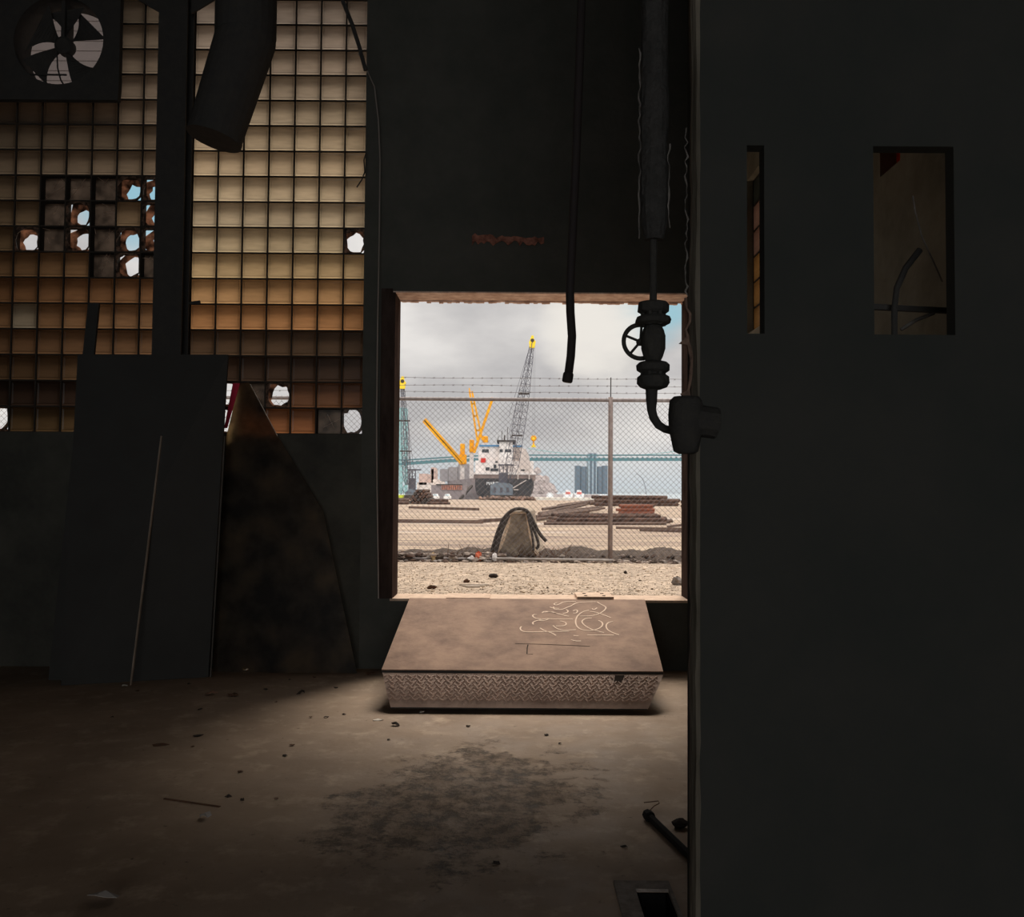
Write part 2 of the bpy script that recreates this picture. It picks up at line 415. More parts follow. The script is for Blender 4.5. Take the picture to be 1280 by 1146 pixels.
# door reveal linings
o = MB().box(DL, DR, D-.004, WT+.01, SZ-.02, SZ); struct(o.build('trim_3', M_SILL), 'pale concrete doorway sill')
def ragged(p, q, outv, n, amp, thick, seed):
    """strip between p and q whose far edge is ragged"""
    random.seed(seed); vs=[]; p=Vector(p); q=Vector(q); outv=Vector(outv)
    a=[p.lerp(q,i/n) for i in range(n+1)]; b=[x+outv*(1+U(-amp,amp)) for x in a]
    return a,b
s = MB(); s.box(DL, DR, D, WT, DT-.012, DT)
n=70; random.seed(3)
for i in range(n):
    x0=DL+(DR-DL)*i/n; x1=DL+(DR-DL)*(i+1)/n
    s.box(x0,x1,WT-.04,WT+.004,DT-.012-U(.004,.022),DT-.010)
struct(s.build('trim_4', M_SOFFIT), 'peeling rusty soffit above the doorway')
s = MB(); s.box(DL-.002, DL+.02, D-.01, WT+.01, SZ, DT-.012); s.box(DL-.10, DL-.002, D-.012, D, SZ, DT+.02)
struct(s.build('trim_5', M_RUSTFRAME), 'dark rusted left door jamb')
s = MB(); s.box(DR-.03, DR+.002, D-.01, WT+.01, SZ, DT-.012)
struct(s.build('trim_6', M_RUSTFRAME), 'dark rusted right door jamb')

# outer hall shell
struct(MB().box(-6.8,-6.6,-8,WT,-.2,CEIL).build('wall_left', M_WALL))
struct(MB().box(RX,RX+.2,3.2,3.70,-.2,CEIL).build('wall_right_corner', M_WALL)) if False else None
# right side of bay (with window_3 and the amber pane)
PY1_ = 3.06
wy0, wy1 = 6.25, 6.95
zz0, zz1 = at(941,404,6.5).z, at(941,200,6.5).z
ap = at(1108,187,4.3); ay0, ay1, az0, az1 = 4.19, 4.42, ap.z-.09, ap.z+.09
w = MB()
w.m=0
w.box(RX,RX+.25,PY1_,ay0,-.2,CEIL); w.box(RX,RX+.25,ay0,ay1,-.2,az0); w.box(RX,RX+.25,ay0,ay1,az1,CEIL)
w.box(RX,RX+.25,ay1,wy0,-.2,CEIL); w.box(RX,RX+.25,wy0,wy1,-.2,zz0); w.box(RX,RX+.25,wy0,wy1,zz1,CEIL)
w.box(RX,RX+.25,wy1,D,-.2,CEIL)
struct(w.build('wall_right', M_PLASTER, origin=Vector((0,0,0))))
o = struct(MB().box(RX+.08,RX+.12,ay0,ay1,az0,az1).build('window_3', M_AMBER), 'small amber glass pane high in the bay wall')
# partition in the foreground
PXL = at(874, 700, 3.0).x
PY0, PY1 = 3.0, 3.06
def opn(x0,x1,y0,y1):
    a=at(x0,y1,PY0); b=at(x1,y0,PY1); return a.x,b.x,a.z,b.z
o1 = opn(934,949,190,410); o2 = opn(1093,1181,176,418)
w = MB()
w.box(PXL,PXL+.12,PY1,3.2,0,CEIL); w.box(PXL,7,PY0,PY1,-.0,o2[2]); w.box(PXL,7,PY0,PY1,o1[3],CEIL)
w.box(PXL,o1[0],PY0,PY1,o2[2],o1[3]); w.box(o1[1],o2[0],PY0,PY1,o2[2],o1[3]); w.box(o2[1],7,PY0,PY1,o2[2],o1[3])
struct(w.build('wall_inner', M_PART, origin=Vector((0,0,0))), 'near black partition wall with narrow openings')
# worn timber edge of the partition
s = MB(); random.seed(11); n=90; zt=CEIL
EX0 = at(860, 700, 3.2).x + .004
vs=[]
for i in range(n+1):
    z=zt*i/n; j=.004*mnoise.noise(Vector((z*3,0,1)))*2+.003*mnoise.noise(Vector((z*14,2,1)))
    vs += [(PXL-.022+j,PY0+.02,z),(EX0+j,3.2,z),(PXL+.002,3.2,z),(PXL+.002+.004*mnoise.noise(Vector((z*9,5,1))),PY0-.006,z),(PXL-.012+j,PY0-.012,z)]
fs=[]
for i in range(n):
    for k in range(5): fs.append((i*5+k,i*5+(k+1)%5,(i+1)*5+(k+1)%5,(i+1)*5+k))
fs += [(0,1,2,3,4),tuple(n*5+k for k in (4,3,2,1,0))]
s.add(vs,fs)
struct(s.build('trim_7', M_WOOD), 'worn vertical timber edge of the partition')
# rest of hall shell
struct(MB().box(-6.8,7.2,-8,3.2,CEIL,CEIL+.2).box(-6.8,RX+.3,3.2,WT,CEIL,CEIL+.2).build('ceiling', M_WALL))
struct(MB().box(7,7.2,-8,PY1,-.2,CEIL).build('wall_far_right', M_WALL))
w = MB(); w.box(-6.6,-3,-8.2,-8,-.2,CEIL); w.box(3,7,-8.2,-8,-.2,CEIL); w.box(-3,3,-8.2,-8,-.2,0); w.box(-3,3,-8.2,-8,2.5,CEIL)  # unseen wall; its opening is added to hold the fill lamp
struct(w.build('wall_back', M_WALL))

# ------------------------------------------------------------------ glass block windows
def grime_shade(px, py):  # block tint: dirt plus outside shade painted in, left side and low band
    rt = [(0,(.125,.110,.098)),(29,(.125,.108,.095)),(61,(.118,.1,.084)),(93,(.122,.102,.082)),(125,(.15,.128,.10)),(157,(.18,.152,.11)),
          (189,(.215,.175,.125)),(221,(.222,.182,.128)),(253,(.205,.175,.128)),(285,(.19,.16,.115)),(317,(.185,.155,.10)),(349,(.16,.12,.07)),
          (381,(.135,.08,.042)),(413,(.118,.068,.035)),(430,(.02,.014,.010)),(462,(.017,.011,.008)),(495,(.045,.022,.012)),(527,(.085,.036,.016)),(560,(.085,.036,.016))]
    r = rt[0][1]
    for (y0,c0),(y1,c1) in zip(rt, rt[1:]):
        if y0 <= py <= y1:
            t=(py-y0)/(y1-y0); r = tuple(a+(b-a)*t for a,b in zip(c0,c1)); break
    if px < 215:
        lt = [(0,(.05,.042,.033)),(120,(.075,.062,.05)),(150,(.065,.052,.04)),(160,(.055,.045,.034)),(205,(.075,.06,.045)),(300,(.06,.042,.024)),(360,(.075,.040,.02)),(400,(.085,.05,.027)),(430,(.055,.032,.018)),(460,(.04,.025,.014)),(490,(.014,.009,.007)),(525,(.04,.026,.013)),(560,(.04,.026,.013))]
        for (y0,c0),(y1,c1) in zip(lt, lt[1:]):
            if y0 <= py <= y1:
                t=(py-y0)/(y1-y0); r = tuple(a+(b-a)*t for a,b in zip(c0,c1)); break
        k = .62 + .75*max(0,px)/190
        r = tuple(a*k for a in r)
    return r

def cellof(px, py):
    P = at(px, py, D+.02); return (math.floor((P.x - X0)/PX), math.floor((P.z - Zb)/PZ))
def ringpane(mb, c0, hw, hh, hole, Y, th, slot):
    """square pane with a jagged hole; hole = list of 12-ish (u,v) in [-1,1]"""
    n=len(hole); outer=[]
    for (u,v) in hole:
        k = 1/max(abs(u),abs(v),1e-6); outer.append((u*k, v*k))
    vs=[]
    for yy in (Y, Y+th):
        vs += [(c0[0]+u*hw, yy, c0[1]+v*hh) for u,v in outer] + [(c0[0]+u*hw, yy, c0[1]+v*hh) for u,v in hole]
    fs=[]
    for i in range(n):
        j=(i+1)%n
        fs.append((i,j,n+j,n+i)); fs.append((2*n+i,3*n+i,3*n+j,2*n+j)); fs.append((n+i,n+j,3*n+j,3*n+i))
    mb.m = slot; mb.add(vs, fs)
def jag(cx, cy, r, n=16, seed=0, sx=1, sy=1):
    random.seed(seed); out=[]
    for i in range(n):
        t=2*PI*(i+.0)/n + PI/4; q=r*(1+U(-.16,.16)); out.append((max(-.93,min(.93,cx+q*sx*math.cos(t))), max(-.93,min(.93,cy+q*sy*math.sin(t)))))
    return out
holes = {(163,238):(.25,-.25,.62),(194,237):(.1,-.2,.6),(100,271):(.3,-.25,.55),(190,268):(.25,-.1,.55),(34,301):(.1,-.1,.6),(100,301):(.35,-.0,.6),
         (163,301):(.1,-.05,.62),(193,300):(.45,-.15,.6),(163,332):(.25,.0,.65),(441,304):(.0,-.05,.78),(346,496):(.15,-.02,.72),(438,527):(0.,.0,.92),
         (3,522):(.2,.1,.8),(287,496):(0,0,.92),(287,527):(0,0,.92),(255,527):(0,0,.92),(255,496):(0,0,.9)}
cracked = [(65,236),(97,236),(128,236),(66,268),(128,269),(66,301),(128,302),(128,333),(192,332),(414,527),(320,496)]
holecells = {cellof(*k):v for k,v in holes.items()}
crcells = {cellof(*k) for k in cracked}
fanc = at(73,50,D); FX1 = at(146,100,D).x; FZ0 = at(100,124,D).z
win = bpy.data.objects.new('window_1', None); COL.objects.link(win); win.location=(WXL, D, Zb); WL['window_1']=Vector((WXL,D,Zb))
struct(win, 'large wall panel of dirty amber glass blocks left of the doorway')
gb = MB(); web = MB(); back = MB(); colors=[]
mort = MB()
ncol_r = 9
cols = list(range(-12, ncol_r))
YF, YB = D+.02, D+.115
def webbox(mb, x0,x1,z0,z1):
    mb.add([(x0,YF+.004,z0),(x1,YF+.004,z0),(x1,YF+.004,z1),(x0,YF+.004,z1),(x0,YB,z0),(x1,YB,z0),(x1,YB,z1),(x0,YB,z1)],
           [(0,1,5,4),(1,2,6,5),(2,3,7,6),(3,0,4,7)])
for ci in cols:
    for ri in range(ROWS):
        x0 = X0+ci*PX+.006; x1 = min(X0+(ci+1)*PX-.006, WXR-.002); z0=Zb+ri*PZ+.006; z1=z0+PZ-.012
        if x1-x0 < .03: continue
        cx=(x0+x1)/2; cz=(z0+z1)/2
        if cx < FX1 and cz > FZ0 and cx > FX1-1.3: continue       # the fan sits here
        # pixel of this cell for the dirt and shade tint table
        v = ROT.transposed() @ (Vector((cx,D,cz))-CAM); px=640+F*v.x/-v.z; py=573-F*v.y/-v.z
        key=(ci,ri)
        if key in holecells:
            hx,hz,r = holecells[key]
            b = MB(); b.m=1; webbox(b, x0,x1,z0,z1)
            big = r > .85
            ringpane(b,(cx,cz),(x1-x0)/2,(z1-z0)/2, jag(hx*.3,hz*.3,.98 if not big else .95,18,hash(key)%1000), YF, .004, 0)
            if not big: ringpane(b,(cx,cz),(x1-x0)/2,(z1-z0)/2, jag(hx*.9,hz*.9,r*1.22,16,hash(key)%777), YB-.006, .004, 2)
            bb=b.build('broken_glass_block', [M_SHARD, M_WEB, M_RIM], win)
            continue
        webbox(web, x0,x1,z0,z1)
        if key in crcells:
            b = MB(); b.m=0
            b.add([(x0,YB-.02,z0),(x1,YB-.02,z0),(x1,YB-.02,z1),(x0,YB-.02,z1)],[(0,1,2,3)])
            b.m=1
            random.seed(ci*31+ri)
            for k in range(3):
                a=(U(x0,x1),YF+.03,U(cz,z1)); c2=(U(x0,x1),YF+.03,U(z0,z1)); b.bar(a,c2,.0025)
            b.build('cracked_glass_block', [M_CLEARDARK, M_WEB], win)
            continue
        # intact face: pane and bevelled rim
        e=.012
        gb.add([(x0,YF+.010,z0),(x1,YF+.010,z0),(x1,YF+.010,z1),(x0,YF+.010,z1),
                (x0+e,YF,z0+e),(x1-e,YF,z0+e),(x1-e,YF,z1-e),(x0+e,YF,z1-e),
                (x0+2*e,YF+.003,z0+2*e),(x1-2*e,YF+.003,z0+2*e),(x1-2*e,YF+.003,z1-2*e),(x0+2*e,YF+.003,z1-2*e)],
               [(0,1,5,4),(1,2,6,5),(2,3,7,6),(3,0,4,7),(4,5,9,8),(5,6,10,9),(6,7,11,10),(7,4,8,11),(8,9,10,11)])
        g=grime_shade(px,py); g=(g[0]*(1.75 if px>215 else 1.15),g[1]*(1.68 if px>215 else 1.1),g[2]*(1.6 if px>215 else 1.05))
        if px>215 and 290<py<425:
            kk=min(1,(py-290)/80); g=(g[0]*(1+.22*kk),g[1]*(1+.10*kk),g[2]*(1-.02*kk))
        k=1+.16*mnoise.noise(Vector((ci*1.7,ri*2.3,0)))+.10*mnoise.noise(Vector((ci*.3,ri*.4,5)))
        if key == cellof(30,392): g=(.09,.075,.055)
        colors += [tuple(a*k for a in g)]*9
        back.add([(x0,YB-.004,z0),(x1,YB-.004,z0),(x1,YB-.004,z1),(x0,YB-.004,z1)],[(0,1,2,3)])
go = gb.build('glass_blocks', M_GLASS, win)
def set_grime_shade(o, colors):
    at_ = o.data.color_attributes.new('grime_shade','FLOAT_COLOR','CORNER')
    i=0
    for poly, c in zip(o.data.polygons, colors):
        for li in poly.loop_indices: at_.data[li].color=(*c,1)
set_grime_shade(go, colors)
web.build('block_webs', M_WEB, win); back.build('rear_panes', M_BACKPANE, win)
for ci in range(-12, ncol_r+1):
    x=X0+ci*PX
    if x < WXR:
        zt_ = FZ0 if (x < FX1-.02 and x > FX1-1.3) else WZT
        mort.box(x-.0062,x+.0062,YF-.002,YB,Zb,zt_)
for ri in range(ROWS+1):
    z=Zb+ri*PZ
    xs = (WXL,WXR) if z < FZ0 else (FX1,WXR)
    mort.box(xs[0],xs[1],YF-.001,YB-.001,z-.0062,z+.0062)
    if z >= FZ0: mort.box(WXL,FX1-1.3,YF-.001,YB-.001,z-.0062,z+.0062)
mort.build('mortar_grid', M_MORTAR, win)
# small block window in the bay
gb=MB(); colors=[]; mort=MB()
win2 = bpy.data.objects.new('window_2', None); COL.objects.link(win2); win2.location=(RX,wy0,zz0); WL['window_2']=Vector((RX,wy0,zz0)); struct(win2,'narrow amber glass block window in the bay wall')
nr = max(1,round((zz1-zz0)/.205)); pz=(zz1-zz0)/nr
for j in range(3):
    for i in range(nr):
        y0=wy0+j*.233+.006; y1=y0+.221; z0=zz0+i*pz+.006; z1=z0+pz-.012
        gb.add([(RX+.05,y0,z0),(RX+.05,y1,z0),(RX+.05,y1,z1),(RX+.05,y0,z1)],[(0,1,2,3)])
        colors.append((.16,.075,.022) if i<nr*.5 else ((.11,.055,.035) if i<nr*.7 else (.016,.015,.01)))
go=gb.build('glass_blocks', M_GLASS, win2); set_grime_shade(go, colors)
for i in range(nr+1): mort.box(RX+.045,RX+.12,wy0,wy1,zz0+i*pz-.006,zz0+i*pz+.006)
for j in range(4): mort.box(RX+.045,RX+.12,wy0+j*.233-.006,wy0+j*.233+.006,zz0,zz1)
mort.build('mortar_grid', M_MORTAR, win2)

# ================================================================== INTERIOR THINGS
# ---- dock ramp
TL=at(512,749,D-.01); TR=at(806,751.5,D-.01); TL.z=TR.z=SZ+.006; BL=at(477,837,6.5); BR=at(829,838.5,6.5)
zf=(BL.z+BR.z)/2; BL.z=BR.z=zf
R = thing('dock_ramp', ((BL.x+BR.x)/2, 7.0, 0), 'rusty steel dock ramp sloping down from the doorway sill', 'ramp')
nrm = (BR-BL).cross(TL-BL).normalized()
if nrm.z<0: nrm=-nrm
deckm=MB(); deckm.prism([BL,BR,TR,TL], -nrm*.014)
l0=at(478,840,6.49); l1=at(829.5,841.5,6.49); l2=at(809,887.5,6.3); l3=at(489,886,6.3); l0.z=l1.z=zf-.02; l2.z=l3.z=.038
def lipP(u,v):
    p=(l0.lerp(l1,u)).lerp(l3.lerp(l2,u),v); p.y -= .035*math.sin(v*PI*.6)*1.0; return p
lm=MB(); n=24
for i in range(n):
    for j in range(8):
        a,b,c,d=lipP(i/n,j/8),lipP((i+1)/n,j/8),lipP((i+1)/n,(j+1)/8),lipP(i/n,(j+1)/8)
        lm.add([a,b,c,d],[(0,1,2,3)])
for (p_,q_) in ((0,0),):
    pass
k0=len(lm.v)
# tread lozenges
nx=58; nz=9
for i in range(nx):
    for j in range(nz):
        u=(i+.5+(.5 if j%2 else 0))/nx; v=.05+(j+.5)/nz*.74
        if u>.985 or (u>.82 and u<.865 and v<.24): continue
        a=PI/4 if (i+j)%2 else -PI/4
        c=lipP(u,v); du=(lipP(min(1,u+.01),v)-lipP(u-.01,v)).normalized(); dv=(lipP(u,v+.02)-lipP(u,v-.02)).normalized()
        d=(du*math.cos(a)+dv*math.sin(a)); e=du.cross(dv).normalized(); e = e if e.y<0 else -e
        lm.bar(c-d*.014+e*.0015, c+d*.015+e*.002, .008,.008, up=e)
lo_=lm.build('lip_plate', M_LIP, R); bb_=MB(); bb_.bar(l3+Vector((0,.01,-.006)),l2+Vector((0,.01,-.006)),.02,.02); bb_.build('lip_gap_shade', M_BLACK, R); lo_['label']='diamond tread steel lip hanging to the floor'  # black bar below the lip stands for the shadow gap at the floor
sm=MB(); u0=lipP(.828,.03); u1=lipP(.862,.03); u2=lipP(.858,.22); u3=lipP(.832,.22); off=Vector((0,-.005,0))
sm.prism([u0+off,u1+off,u2+off,u3+off],(0,.01,0)); sm.build('latch_hole', M_GROOVE, R)
b=MB(); b.bar(BL+Vector((0,.012,-.016)),BR+Vector((0,.012,-.016)),.022,.02); b.build('front_edge', M_BLACK, R)
# side skirts and frame
for sx,(a,b_) in ((1,(BL,TL)),(-1,(BR,TR))):
    ix=.10*sx
    s=MB(); s.prism([Vector((a.x+ix,a.y+.05,a.z-.02)),Vector((b_.x+ix,b_.y-.02,b_.z-.03)),Vector((b_.x+ix,b_.y-.02,0.005)),Vector((a.x+ix,a.y+.05,0.005))],(.02*sx,0,0))
    s.build('side_skirt', M_BLACK, R)
b=MB(); b.box(BL.x+.12,BR.x-.12,6.56,6.62,0.003,zf-.03); b.box(BL.x+.14,BR.x-.14,6.62,7.6,0.003,.05); b.build('base_frame', M_BLACK, R)
# hinge plates
def onramp(px,py,lift=.003):
    d=ray(px,py); t=(TL-CAM).dot(nrm)/d.dot(nrm); return CAM+d*t+nrm*lift
for (x0,x1,yt,yb,lab) in ((722,768,741,750.5,'pinkish four-hole hinge plate at right of the deck top'),(557,612,744.5,749.5,'thin worn hinge plate at the middle of the deck top')):
    a=at(x0,yb,D-.05); c=at(x1,yb,D-.05); z=SZ+.004
    s=MB(); s.box(a.x,c.x,D+.0,D+.34,z,z+(.022 if x0>700 else .006))
    hp=s.build('hinge_plate', M_SILL, R); hp['label']=lab
    if x0>700:
        for ax,ay in ((.25,.07),(.75,.07),(.25,.24),(.75,.24)):
            q=MB(); q.lathe((a.x+(c.x-a.x)*ax,D+ay,z+.022),[(0,.016),(.004,.014)],10); q.build('bolt', M_GROOVE, hp)
# chalk scrawl and score marks lie in the deck plate's own mesh
def ribbon(mb, pts, w, slot):
    mb.m=slot; pts=[p for i,p in enumerate(pts) if i==0 or (p-pts[i-1]).length>1e-4]; L_=[]
    for i,p in enumerate(pts):
        d=(pts[min(i+1,len(pts)-1)]-pts[max(i-1,0)]).normalized(); sd_=nrm.cross(d).normalized()*w/2; L_+=[p-sd_,p+sd_]
    mb.add(L_,[(2*i,2*i+2,2*i+3,2*i+1) for i in range(len(pts)-1)])

strokes=[[(95,345),(80,360),(90,385),(130,400),(250,400),(420,395),(570,395)],[(280,360),(330,390),(400,410),(440,435)],[(410,335),(450,370),(520,385),(640,378)],
 [(215,325),(205,310),(215,298),(270,280),(350,265),(400,270),(480,270),(610,272)],[(250,228),(215,225),(203,240),(230,262),(290,270)],[(300,212),(310,198),(330,193),(400,200),(480,220),(570,245)],
 [(480,290),(530,300),(548,320),(520,340),(440,340)],[(270,285),(320,290),(370,268)],[(415,148),(420,175),(500,178),(560,150),(590,140),(640,108),(720,100),(840,98)],
 [(450,108),(420,115),(425,130),(460,130),(520,95),(640,95)],[(540,175),(565,190),(550,208),(510,215)],[(610,190),(640,175),(660,190),(640,215),(612,210)],
 [(770,180),(700,200),(650,240),(632,300),(650,350),(700,380),(770,388),(830,380),(880,360),(910,330),(900,300),(865,285)],
 [(800,260),(740,262),(700,285),(700,310),(740,345),(800,375),(850,390),(920,408)],[(800,165),(820,180),(850,158)],[(780,195),(850,205),(920,230),(990,258)],
 [(850,98),(890,125),(945,150),(930,180),(880,215),(800,240),(680,242)],[(1010,295),(960,305),(937,335),(950,375),(1000,405),(1070,428)],
 [(750,430),(1020,432)],[(615,435),(665,440)],[(590,478),(640,492),(690,490)],[(300,205),(400,195),(450,215),(540,240)],[(380,150),(400,160),(470,165)]]
def smooth_pts(p, it=2):
    for _ in range(it):
        q=[p[0]]
        for a,b in zip(p,p[1:]): q += [tuple(.75*x+.25*y for x,y in zip(a,b)),tuple(.25*x+.75*y for x,y in zip(a,b))]
        q.append(p[-1]); p=q
    return p
for st in strokes:
    ribbon(deckm,[onramp(640+x/8,740+y/8,.002) for x,y in smooth_pts(st)],.011,1)
for st in ([(30,515),(300,522),(560,532),(780,542)],[(160,525),(152,560),(150,620),(210,622)]):
    ribbon(deckm,[onramp(640+x/8,740+y/8,.0008) for x,y in st],.008,2)
dk_=deckm.build('deck_plate', [M_DECK,M_CHALK,M_GROOVE], R); dk_['label']='rusty deck plate with a looping pale chalk scrawl'

# ---- exhaust fan
FC=at(73,50,7.6); rpx=7.6/F
FN=thing('exhaust_fan', (FC.x,7.6,FC.z-.4), 'black square wall exhaust fan with bent blades above the glass blocks', 'fan')
s=MB(); q0=at(-60,-70,7.6); q1=at(148,125,7.6); n=48; rin=57*rpx
vs=[];fs=[]
for yy in (7.6,7.66):
    for i in range(n):
        t=2*PI*i/n; c_,s_=math.cos(t),math.sin(t)
        kx=(q1.x-FC.x) if c_>0 else (FC.x-q0.x); kz=(q0.z-FC.z) if s_>0 else (FC.z-q1.z)
        k=min(kx/max(abs(c_),1e-6),kz/max(abs(s_),1e-6)); vs.append((FC.x+c_*k,yy,FC.z+s_*k))
    for i in range(n):
        t=2*PI*i/n; vs.append((FC.x+rin*math.cos(t),yy,FC.z+rin*math.sin(t)))
for i in range(n):
    j=(i+1)%n; fs+=[(i,j,n+j,n+i),(2*n+i,3*n+i,3*n+j,2*n+j),(n+i,n+j,3*n+j,3*n+i),(i,2*n+i,2*n+j,j)]
s.add(vs,fs); s.build('housing', M_BLACK, FN)
s=MB()
vs=[];fs=[]
for yy in (7.66,7.90):
    for i in range(n): t=2*PI*i/n; vs.append((FC.x+(rin+.012)*math.cos(t),yy,FC.z+(rin+.012)*math.sin(t)))
for i in range(n): j=(i+1)%n; fs.append((i,j,n+j,n+i))
s.add(vs,fs); s.build('shroud', M_BLACK, FN)
s=MB(); s.lathe((FC.x,7.66,FC.z),[(0,.05),(.02,.075),(.10,.075),(.13,.05)],20,'Y'); s.build('hub', M_BLACK, FN)
random.seed(5)
for deg,wd in ((35,34),(84,30),(140,36),(212,20),(298,22)):
    b=MB(); r0,r1=.05,rin-.012; pts=[]
    m_=8
    for i in range(m_+1):
        t=math.radians(deg-wd*.35+ (wd*.35)*i/m_*0); 
    inner=[]; outer=[]
    K=10
    for i in range(K+1):
        f_=i/K; r=r0+(r1-r0)*f_
        hw=math.radians(wd*(.45+.75*f_)) ; sweep=math.radians(14*f_*f_)
        a0=math.radians(deg)-hw+sweep; a1=math.radians(deg)+hw*.8+sweep
        inner.append((FC.x+r*math.cos(a0),7.68,FC.z+r*math.sin(a0))); outer.append((FC.x+r*math.cos(a1),7.74,FC.z+r*math.sin(a1)))
    vs=inner+outer; fs=[(i,i+1,K+1+i+1,K+1+i) for i in range(K)]
    b.add(vs,fs); ob=b.build('blade', M_BLACK, FN)
    sol=ob.modifiers.new('s','SOLIDIFY'); sol.thickness=.004
s=MB(); s.bar((FC.x-rin,7.70,FC.z-38*rpx*1.0),(FC.x+4*rpx,7.70,FC.z-38*rpx),.012); 
s.tube([at(71,58,7.72),at(72,85,7.72),at(76,100,7.72),at(82,110,7.72)],.007,6); s.bar((FC.x,7.75,FC.z),(FC.x,7.75,FC.z+rin),.16,.03)
s.build('mounting_strut', M_BLACK, FN)
s=MB()
zb_=FC.z-.55; 
for i in range(12):
    z=FC.z-.5+i*.09
    s.add([(q0.x,8.062,z),(FX1+.05,8.062,z),(FX1+.05,8.058,z+.092),(q0.x,8.058,z+.092)],[(0,1,2,3)])
s.build('shutter', M_LOUVRE, FN)

# ---- steel column
cx0=at(193.5,250,7.5).x; cx1=at(239.5,250,7.68).x
CO=thing('steel_column', ((cx0+cx1)/2,7.59,0), 'wide black steel column standing in front of the glass blocks', 'column')
s=MB(); s.box(cx0,cx1,7.50,7.52,0,CEIL); s.box(cx0,cx1,7.66,7.68,0,CEIL); s.box((cx0+cx1)/2-.01,(cx0+cx1)/2+.01,7.52,7.66,0,CEIL)
s.build('shaft', M_BLACK, CO)
for sx,xx,pxe in ((-1,cx0,163),(1,cx1,268)):
    s=MB(); a=at(193 if sx<0 else 240,17,7.58); e=at(pxe,0,7.58)
    top=e.z+1.0; slope=(e.x-a.x)/(e.z-a.z)
    s.prism([Vector((xx,7.58,a.z)),Vector((xx+slope*.5,7.58,a.z+.5)),Vector((xx+slope*.5,7.58,CEIL)),Vector((xx,7.58,CEIL))],(0,.02,0))
    s.build('gusset', M_BLACK, CO)
s=MB(); a=at(236,379,7.5); e=at(250,378,7.5); s.tube([a,e],.018,8,rr=[.012,.018]); s.build('clamp', M_BLACK, CO)

# ---- duct
DU=thing('air_duct', tuple(at(300,180,6.3)), 'dark round air duct hanging down beside the steel column', 'duct')
px2=6.3/F
p0=at(307,50,6.3); p0=Vector((p0.x,6.3,p0.z)); ptop=Vector((p0.x,6.3,CEIL)); p1=at(268,172,6.25)
MB().tube([ptop,p0+Vector((0,0,.02))],.208,24).build('riser', M_BLACK, DU, smooth=False)
dirv=(p1-p0).normalized()
s=MB(); s.tube([p0+Vector((0,0,.03)),p0,p0+dirv*.05,p1],.205,24,rr=[.206,.206,.205,.185],cap=True); s.build('elbow_section', M_BLACK, DU)
s=MB(); s.tube([p1-dirv*.015,p1+dirv*.012],.19,24); s.build('outlet_rim', M_BLACK, DU)

# ---- cables
def path(pts,Y): return [at(x,y,Y) for x,y in pts]
pp=path([(392,-100),(428,0),(440,30),(449,58),(457,88)],7.0)
s=MB(); s.tube(pp,.0155,8); tag(s.build('conduit_pipe', M_BLACK), 'thick black bent conduit crossing the upper right glass blocks', 'pipe')
s=MB(); s.tube(smooth_path:=[Vector(v) for v in path([(448,66),(458,86),(468,108),(473,150),(475,200),(474,300),(472,400),(470.5,520),(471,600),(472.5,700),(473,748)],7.72)],.0055,6)
o=s.build('hanging_cable', mat('grey_cable',(.30,.27,.25),.6)); tag(o,'thin grey cable running down beside the left door jamb','cable')
s=MB(); s.tube(path([(458,190),(455,200),(456,215),(452,225),(446,234)],7.7),.006,6); tag(s.build('wire_hook', M_BLACK),'short curled black wire at the right edge of the glass blocks','wire')

# ---- hanging hose
s=MB(); hp=path([(727,0),(724,90),(720,200),(714,330),(712.5,366),(713,390),(715,420),(713.5,445),(710.5,468)],5.0)
hp=[Vector((hp[0].x,5.0,CEIL))]+hp
H=thing('hanging_hose', tuple(hp[-1]), 'black hose hanging in front of the doorway with a collared end', 'hose')
s.tube(hp,.0235,12); s.build('tube', M_RUBBER, H, smooth=True)
a=at(710.7,466,5.0); b_=at(708.8,478,5.0); s=MB(); s.tube([a,a.lerp(b_,.15),a.lerp(b_,.85),b_],.03,12,rr=[.026,.029,.029,.024]); s.build('collar', M_RUBBER, H, smooth=True)

# ---- valve assembly
VY=3.06; q=VY/F
V=thing('valve_pipe', tuple(at(852,565,VY)), 'black steam pipe with gate valve hanging against the right door edge', 'pipe')
vc=at(816.5,430,VY)
def zpx(y): return at(816.5,y,VY).z
def lat(prof,name,m=M_CAST,n=18,jit=.05,x=816.5,parent=V):
    c=at(x,prof[0][0],VY); s=MB(); s.lathe(Vector((c.x,VY,0)),[(zpx(y),r*q) for y,r in prof],n,'Z',jit); return s.build(name,m,parent,smooth=False)
random.seed(21)
MB().tube([Vector((vc.x,VY,zpx(380))),Vector((vc.x,VY,CEIL))],4.6*q,12).build('riser_pipe', M_CAST, V)
s=MB(); 
prof=[]; zA=zpx(300); k=60
for i in range(k+1): prof.append((zA+(CEIL-zA)*i/k, (17.5+U(-1,1))*q if i else 12*q))
s.lathe(Vector((vc.x+1*q,VY,0)),prof,16,'Z',.05); s.build('lagging', M_INSUL, V)
